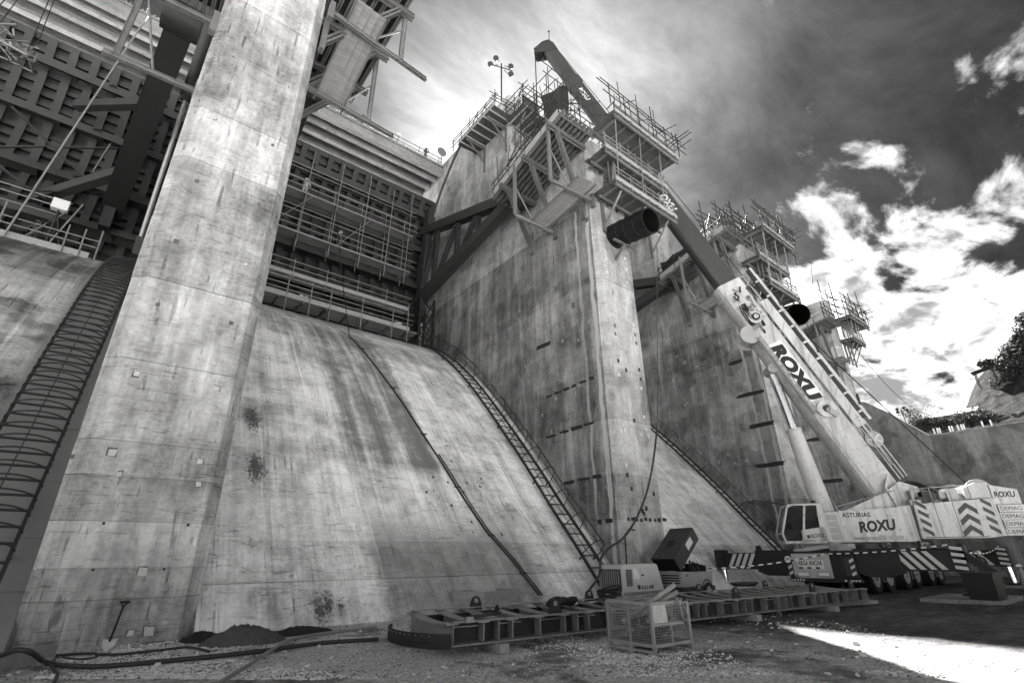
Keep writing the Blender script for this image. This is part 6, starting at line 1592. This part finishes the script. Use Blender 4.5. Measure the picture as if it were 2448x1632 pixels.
    for (x, y, r, mt, lab) in ((2182, 1003, 1.7, 'leaf_pale', 'pale feathery bush nearest the last pier on the bank'), (2205, 998, 1.9, 'leaf_pale', 'tall pale bush second along the bank from the last pier'), (2228, 1005, 1.6, 'leaf', 'dark bush beside the shed on the bank'), (2196, 1016, 1.3, 'leaf', 'small dark bush just above the training wall\'s dip'), (2216, 1018, 1.4, 'leaf_pale', 'light bush at the low point of the training wall'),
                           (2262, 1010, 1.5, 'leaf', 'dark hedge clump in front of the shed'), (2288, 1008, 1.6, 'leaf', 'dark hedge clump right of the shed'), (2314, 1006, 1.5, 'leaf', 'dark hedge clump below the cliff foot'), (2338, 1003, 1.4, 'leaf', 'dark bush below the cliff by the white sacks'), (2362, 1000, 1.3, 'leaf_pale', 'pale bush below the cliff near the debris'), (2420, 925, 1.6, 'leaf', 'dark shrub under the big tree'), (2395, 908, 1.1, 'leaf_pale', 'grassy shrub beside the hilltop shelter'), (2400, 950, 1.0, 'leaf_pale', 'pale shrub on the slope under the big tree'), (2428, 955, 1.1, 'leaf_pale', 'pale shrub on the slope at the right edge')):
        XX = 66 if y > 980 else 83
        c = at(x, y, 0, XX); r *= XX/80
        bl = [(c.x+rnd.uniform(-r, r)*.7, c.y+rnd.uniform(-r, r)*.8, c.z+rnd.uniform(-.4, .5)*r, r*rnd.uniform(.45, .7), .8) for _ in range(6)]
        tree(lab, (c.x, c.y, c.z-r*1.1), bl, 900, .11 if mt == 'leaf_pale' else .13, mt, 'bush', 'bushes on the bank', .06)
    # hilltop shelter
    p = at(2358, 915, 0, 82); t = thing('shelter', 'small open shelter with a slanting roof on the hilltop', 'shelter', p)
    for dy in (-1.0, .7):
        for dx in (-.6, .6): rod('post', 'tube_dark', t, p+V((dx, dy, -.5)), p+V((dx, dy, 1.6+.28*(-dy))), .06)
    MB().beam(p+V((0, 1.0, 1.4)), p+V((0, -1.1, 1.85)), 1.5, .08).build('roof', 'form_dark', t)
    # shed behind the hedge
    p = at(2270, 1003, 0, 78); t = thing('shed', 'long low shed with a pale roof behind the hedge', 'shed', p)
    MB().box(p+V((-1.5, -2.6, -2.5)), p+V((1.5, 2.6, .2))).build('wall', 'concrete_wall', t); m = MB(); m.prism([p+V((-1.9, -3, .2)), p+V((1.9, -3, .2)), p+V((0, -3, 1.0))], (0, 6, 0)); m.build('roof', 'form_ply', t)
    # white posts on the coping
    for i, (x, y) in enumerate(((2232, 1028), (2240, 1025), (2246, 1026), (2270, 1024), (2276, 1022), (2289, 1018), (2298, 1018), (2303, 1016), (2348, 1012), (2368, 1008))):
        q = at(x, y, 0, 57.3); q.z = 11.2
        MB().box(q+V((-.04, -.05, 0)), q+V((.04, .05, .75))).build('marker_post', 'white_paint', None, at_=q, label='short white post on the coping of the training wall', cat='post', group='white posts on the training wall')
    p = at(2168, 1012, 0, 64); t = thing('floodlight_mast', 'little floodlight mast on the bank above the training wall', 'floodlight', p)
    rod('pole', 'tube_dark', t, p-V((0, 0, 1)), p+V((0, .1, 1.6)), .05); rod('cross_arm', 'tube_dark', t, p+V((0, -.4, 1.35)), p+V((0, .5, 1.35)), .035)
    for dy, dz in ((-.4, 1.3), (.45, 1.3), (-.15, 1.62), (.42, 1.6)): MB().tube(p+V((-.1, dy, dz)), p+V((.1, dy, dz-.05)), .16, 12, .10).build('floodlight', 'tube_dark', t)
    p = at(2392, 995, 0, 66); t = thing('debris_pile', 'pale sheets and sacks piled at the foot of the cliff', 'debris', p)
    for k in range(9): q = p+V((rnd.uniform(-1, 1), rnd.uniform(-1.5, 1.5), rnd.uniform(-.4, .2))); MB().beam(q, q+V((rnd.uniform(-.4, .4), rnd.uniform(-.8, .8), rnd.uniform(.1, .5))), rnd.uniform(.3, .7), .1).build('sheet', 'dark_patch', t)
far_side()

# ------------------------------------------------------------------ people
plain('cloth_dark', .06, .9, 0, .4, 8); plain('cloth_pale', .42, .9, 0, .3, 8); plain('skin', .28, .6, 0, .1); plain('hat_white', .75, .4, 0, .05); plain('hat_dark', .12, .4, 0, .05)
def person(label, pos, yaw, cloth, hat, pose='stand', group=None):
    pos = V(pos); t = thing('person', label, 'person', pos, group)
    k = {'stand': 0, 'lean': .25, 'sit': 0, 'work': .12}[pose]
    J = dict(pel=(0, 0, .95), spi=(0, k*.25, 1.18), che=(0, k*.6, 1.38), nec=(0, k*.8, 1.50), hea=(0, k*.95, 1.62))
    if pose == 'sit': 
        for a in J: J[a] = (J[a][0], J[a][1], J[a][2]-.45)
    pts = [J['pel'], J['spi'], J['che'], J['nec'], J['hea']]; rad = [(.15, .11), (.14, .10), (.17, .11), (.06, .06), (.10, .115)]; ed = [(0, 1), (1, 2), (2, 3), (3, 4)]
    def chain(start, P_, R_):
        i = start
        for p, r in zip(P_, R_): pts.append(p); rad.append((r, r)); ed.append((i, len(pts)-1)); i = len(pts)-1
    c = J['che']; z0 = J['pel'][2]
    for s in (-1, 1):
        if pose == 'sit': chain(0, [(s*.1, .05, z0-.02), (s*.12, .45, z0+.02), (s*.12, .50, z0-.42), (s*.12, .62, z0-.46)], [.09, .075, .05, .045])
        else: chain(0, [(s*.1, 0, z0-.08), (s*.12, .03+k*.1, .5), (s*.12, -.02, .1), (s*.13, .12, .04)], [.095, .07, .048, .045])
        if pose == 'stand': chain(2, [(s*.2, c[1], c[2]+.02), (s*.26, c[1], c[2]-.26), (s*.26, c[1]+.1, c[2]-.48), (s*.25, c[1]+.16, c[2]-.58)], [.06, .048, .038, .035])
        else: chain(2, [(s*.2, c[1]+.02, c[2]+.02), (s*.26, c[1]+.16, c[2]-.2), (s*.18, c[1]+.42, c[2]-.12), (s*.15, c[1]+.52, c[2]-.10)], [.06, .048, .038, .035])
    R_ = M.Rotation(yaw, 3, 'Z'); me = bpy.data.meshes.new('body'); me.from_pydata([tuple(R_ @ V(p)) for p in pts], ed, [])
    o = bpy.data.objects.new('body', me); COL.objects.link(o); sk = o.modifiers.new('skin', 'SKIN'); su = o.modifiers.new('sub', 'SUBSURF'); su.levels = su.render_levels = 1
    for i, r in enumerate(rad): me.skin_vertices[0].data[i].radius = r
    me.skin_vertices[0].data[0].use_root = True
    bpy.context.view_layer.update(); em = bpy.data.meshes.new_from_object(o.evaluated_get(bpy.context.evaluated_depsgraph_get())); bpy.data.objects.remove(o); bpy.data.meshes.remove(me)
    em.materials.clear(); em.materials.append(MAT[cloth]); em.materials.append(MAT['skin'])
    hz = J['nec'][2]+.02
    for p in em.polygons:
        p.use_smooth = True
        if p.center.z > hz: p.material_index = 1
    b = bpy.data.objects.new('body', em); COL.objects.link(b); b.parent = t; ORG[b.name] = pos
    hp = pos+R_ @ V(J['hea'])
    m = MB(); rows = []
    for i in range(6):
        a = pi/2*i/5; rows.append([hp+R_ @ V((.135*cos(a)*cos(2*pi*j/14), .155*cos(a)*sin(2*pi*j/14)+.01, .06+.13*sin(a))) for j in range(15)])
    m.sheet(rows); m.sheet([[hp+R_ @ V((.15*cos(2*pi*j/14), (.175 if sin(2*pi*j/14) < 0 else .22)*sin(2*pi*j/14), .055)) for j in range(15)], [hp+R_ @ V((.13*cos(2*pi*j/14), .15*sin(2*pi*j/14), .075)) for j in range(15)]])
    m.build('hard_hat', hat, t)
    return t
person('worker in a white hard hat standing behind the crane\'s outrigger', (38.0, 7.05, .0), 2.2, 'cloth_dark', 'hat_white')
person('worker in a white hard hat cut off by the right edge', (43.0, 6.35, -.75), 1.0, 'cloth_pale', 'hat_white')
person('worker in pale clothes leaning at the bridge rail', (14.7, 35.2, 37.85), 2.4, 'cloth_pale', 'hat_white', 'lean')
person('dark-clad worker on the bridge nearest the near pier', (10.9, 35.2, 37.85), 3.0, 'cloth_dark', 'hat_dark', 'work')
person('dark-clad worker on the bridge next to the middle pier', (17.6, 35.2, 37.85), 2.8, 'cloth_dark', 'hat_dark', 'work')
person('worker in a white hard hat on the scaffold at the centre of the middle gate', (10.3, 34.3, 24.15), 0.2, 'cloth_dark', 'hat_white', 'work')
person('worker crouched on the upper scaffold of the middle gate', (7.0, 34.3, 27.8), -.6, 'cloth_pale', 'hat_white', 'work')
person('worker on the lower scaffold beside the near pier', (4.9, 34.3, 24.15), .5, 'cloth_pale', 'hat_dark', 'work')
person('crane operator seated in the cab in dark clothes', V((32, 10.9, 2.2))+V((-.673, .74, 0))*2.45+V((-.74, -.673, 0))*1.12-V((0, 0, -.05)), .83, 'cloth_dark', 'hat_white', 'sit')
person('worker on the sill deck of the left gate beside the pale box', (-6.0, 33.4, 17.05), .4, 'cloth_dark', 'hat_dark', 'work')
def gate_things():
    t = thing('welding_machine', 'black welding machine with white print on the sill deck of the middle gate', 'welding machine', (8.5, 34.2, 18.4))
    MB().box((7.8, 33.9, 18.4), (9.4, 34.7, 19.55)).build('case', 'black', t)
    lettering('MILLER', 'white_paint', t, (7.95, 33.895, 19.05), (1, 0, 0), (0, 0, 1), .22, .01, 0, .005, .6); MB().box((8.75, 33.89, 18.75), (9.3, 33.9, 19.05)).build('panel', 'white_paint', t)
    for i, (x, l) in enumerate(((13.2, 'pale bucket on the sill deck of the middle gate'), (15.6, 'white drum at the right end of the sill deck'))):
        r = .2 if i == 0 else .3; MB().tube((x, 33.7, 18.39), (x, 33.7, 18.39+r*2.2), r*.85, 16, r).build('bucket', 'cloth_pale', None, at_=(x, 33.7, 18.39), label=l, cat='bucket')
    q = at(145, 492, 1, 32.5); t = thing('work_lamp', 'boxy white work lamp on a stand before the left gate', 'lamp', q-V((0, 0, 2.6)))
    MB().box(q+V((-.35, -.2, -.3)), q+V((.35, .2, .3))).build('housing', 'white_paint', t); rod('stand', 'tube_dark', t, q-V((0, 0, .3)), V((q.x, q.y+.1, 17.05)), .05)
    for dx in (-.3, .3): rod('stand_leg', 'tube_dark', t, q-V((0, 0, .5)), V((q.x+dx*2, q.y+.1, 17.05)), .03)
    t = thing('round_sign', 'round grey disc on a post at the bridge end by the middle pier', 'sign', (19, 34.4, 37.85))
    MB().tube((19.0, 34.4, 39.55), (19.0, 34.46, 39.55), .5, 26).build('disc', 'dark_patch', t); rod('post', 'tube_dark', t, (19.0, 34.5, 37.85), (19.0, 34.5, 39.6), .04)
gate_things()
bpy.context.view_layer.update()
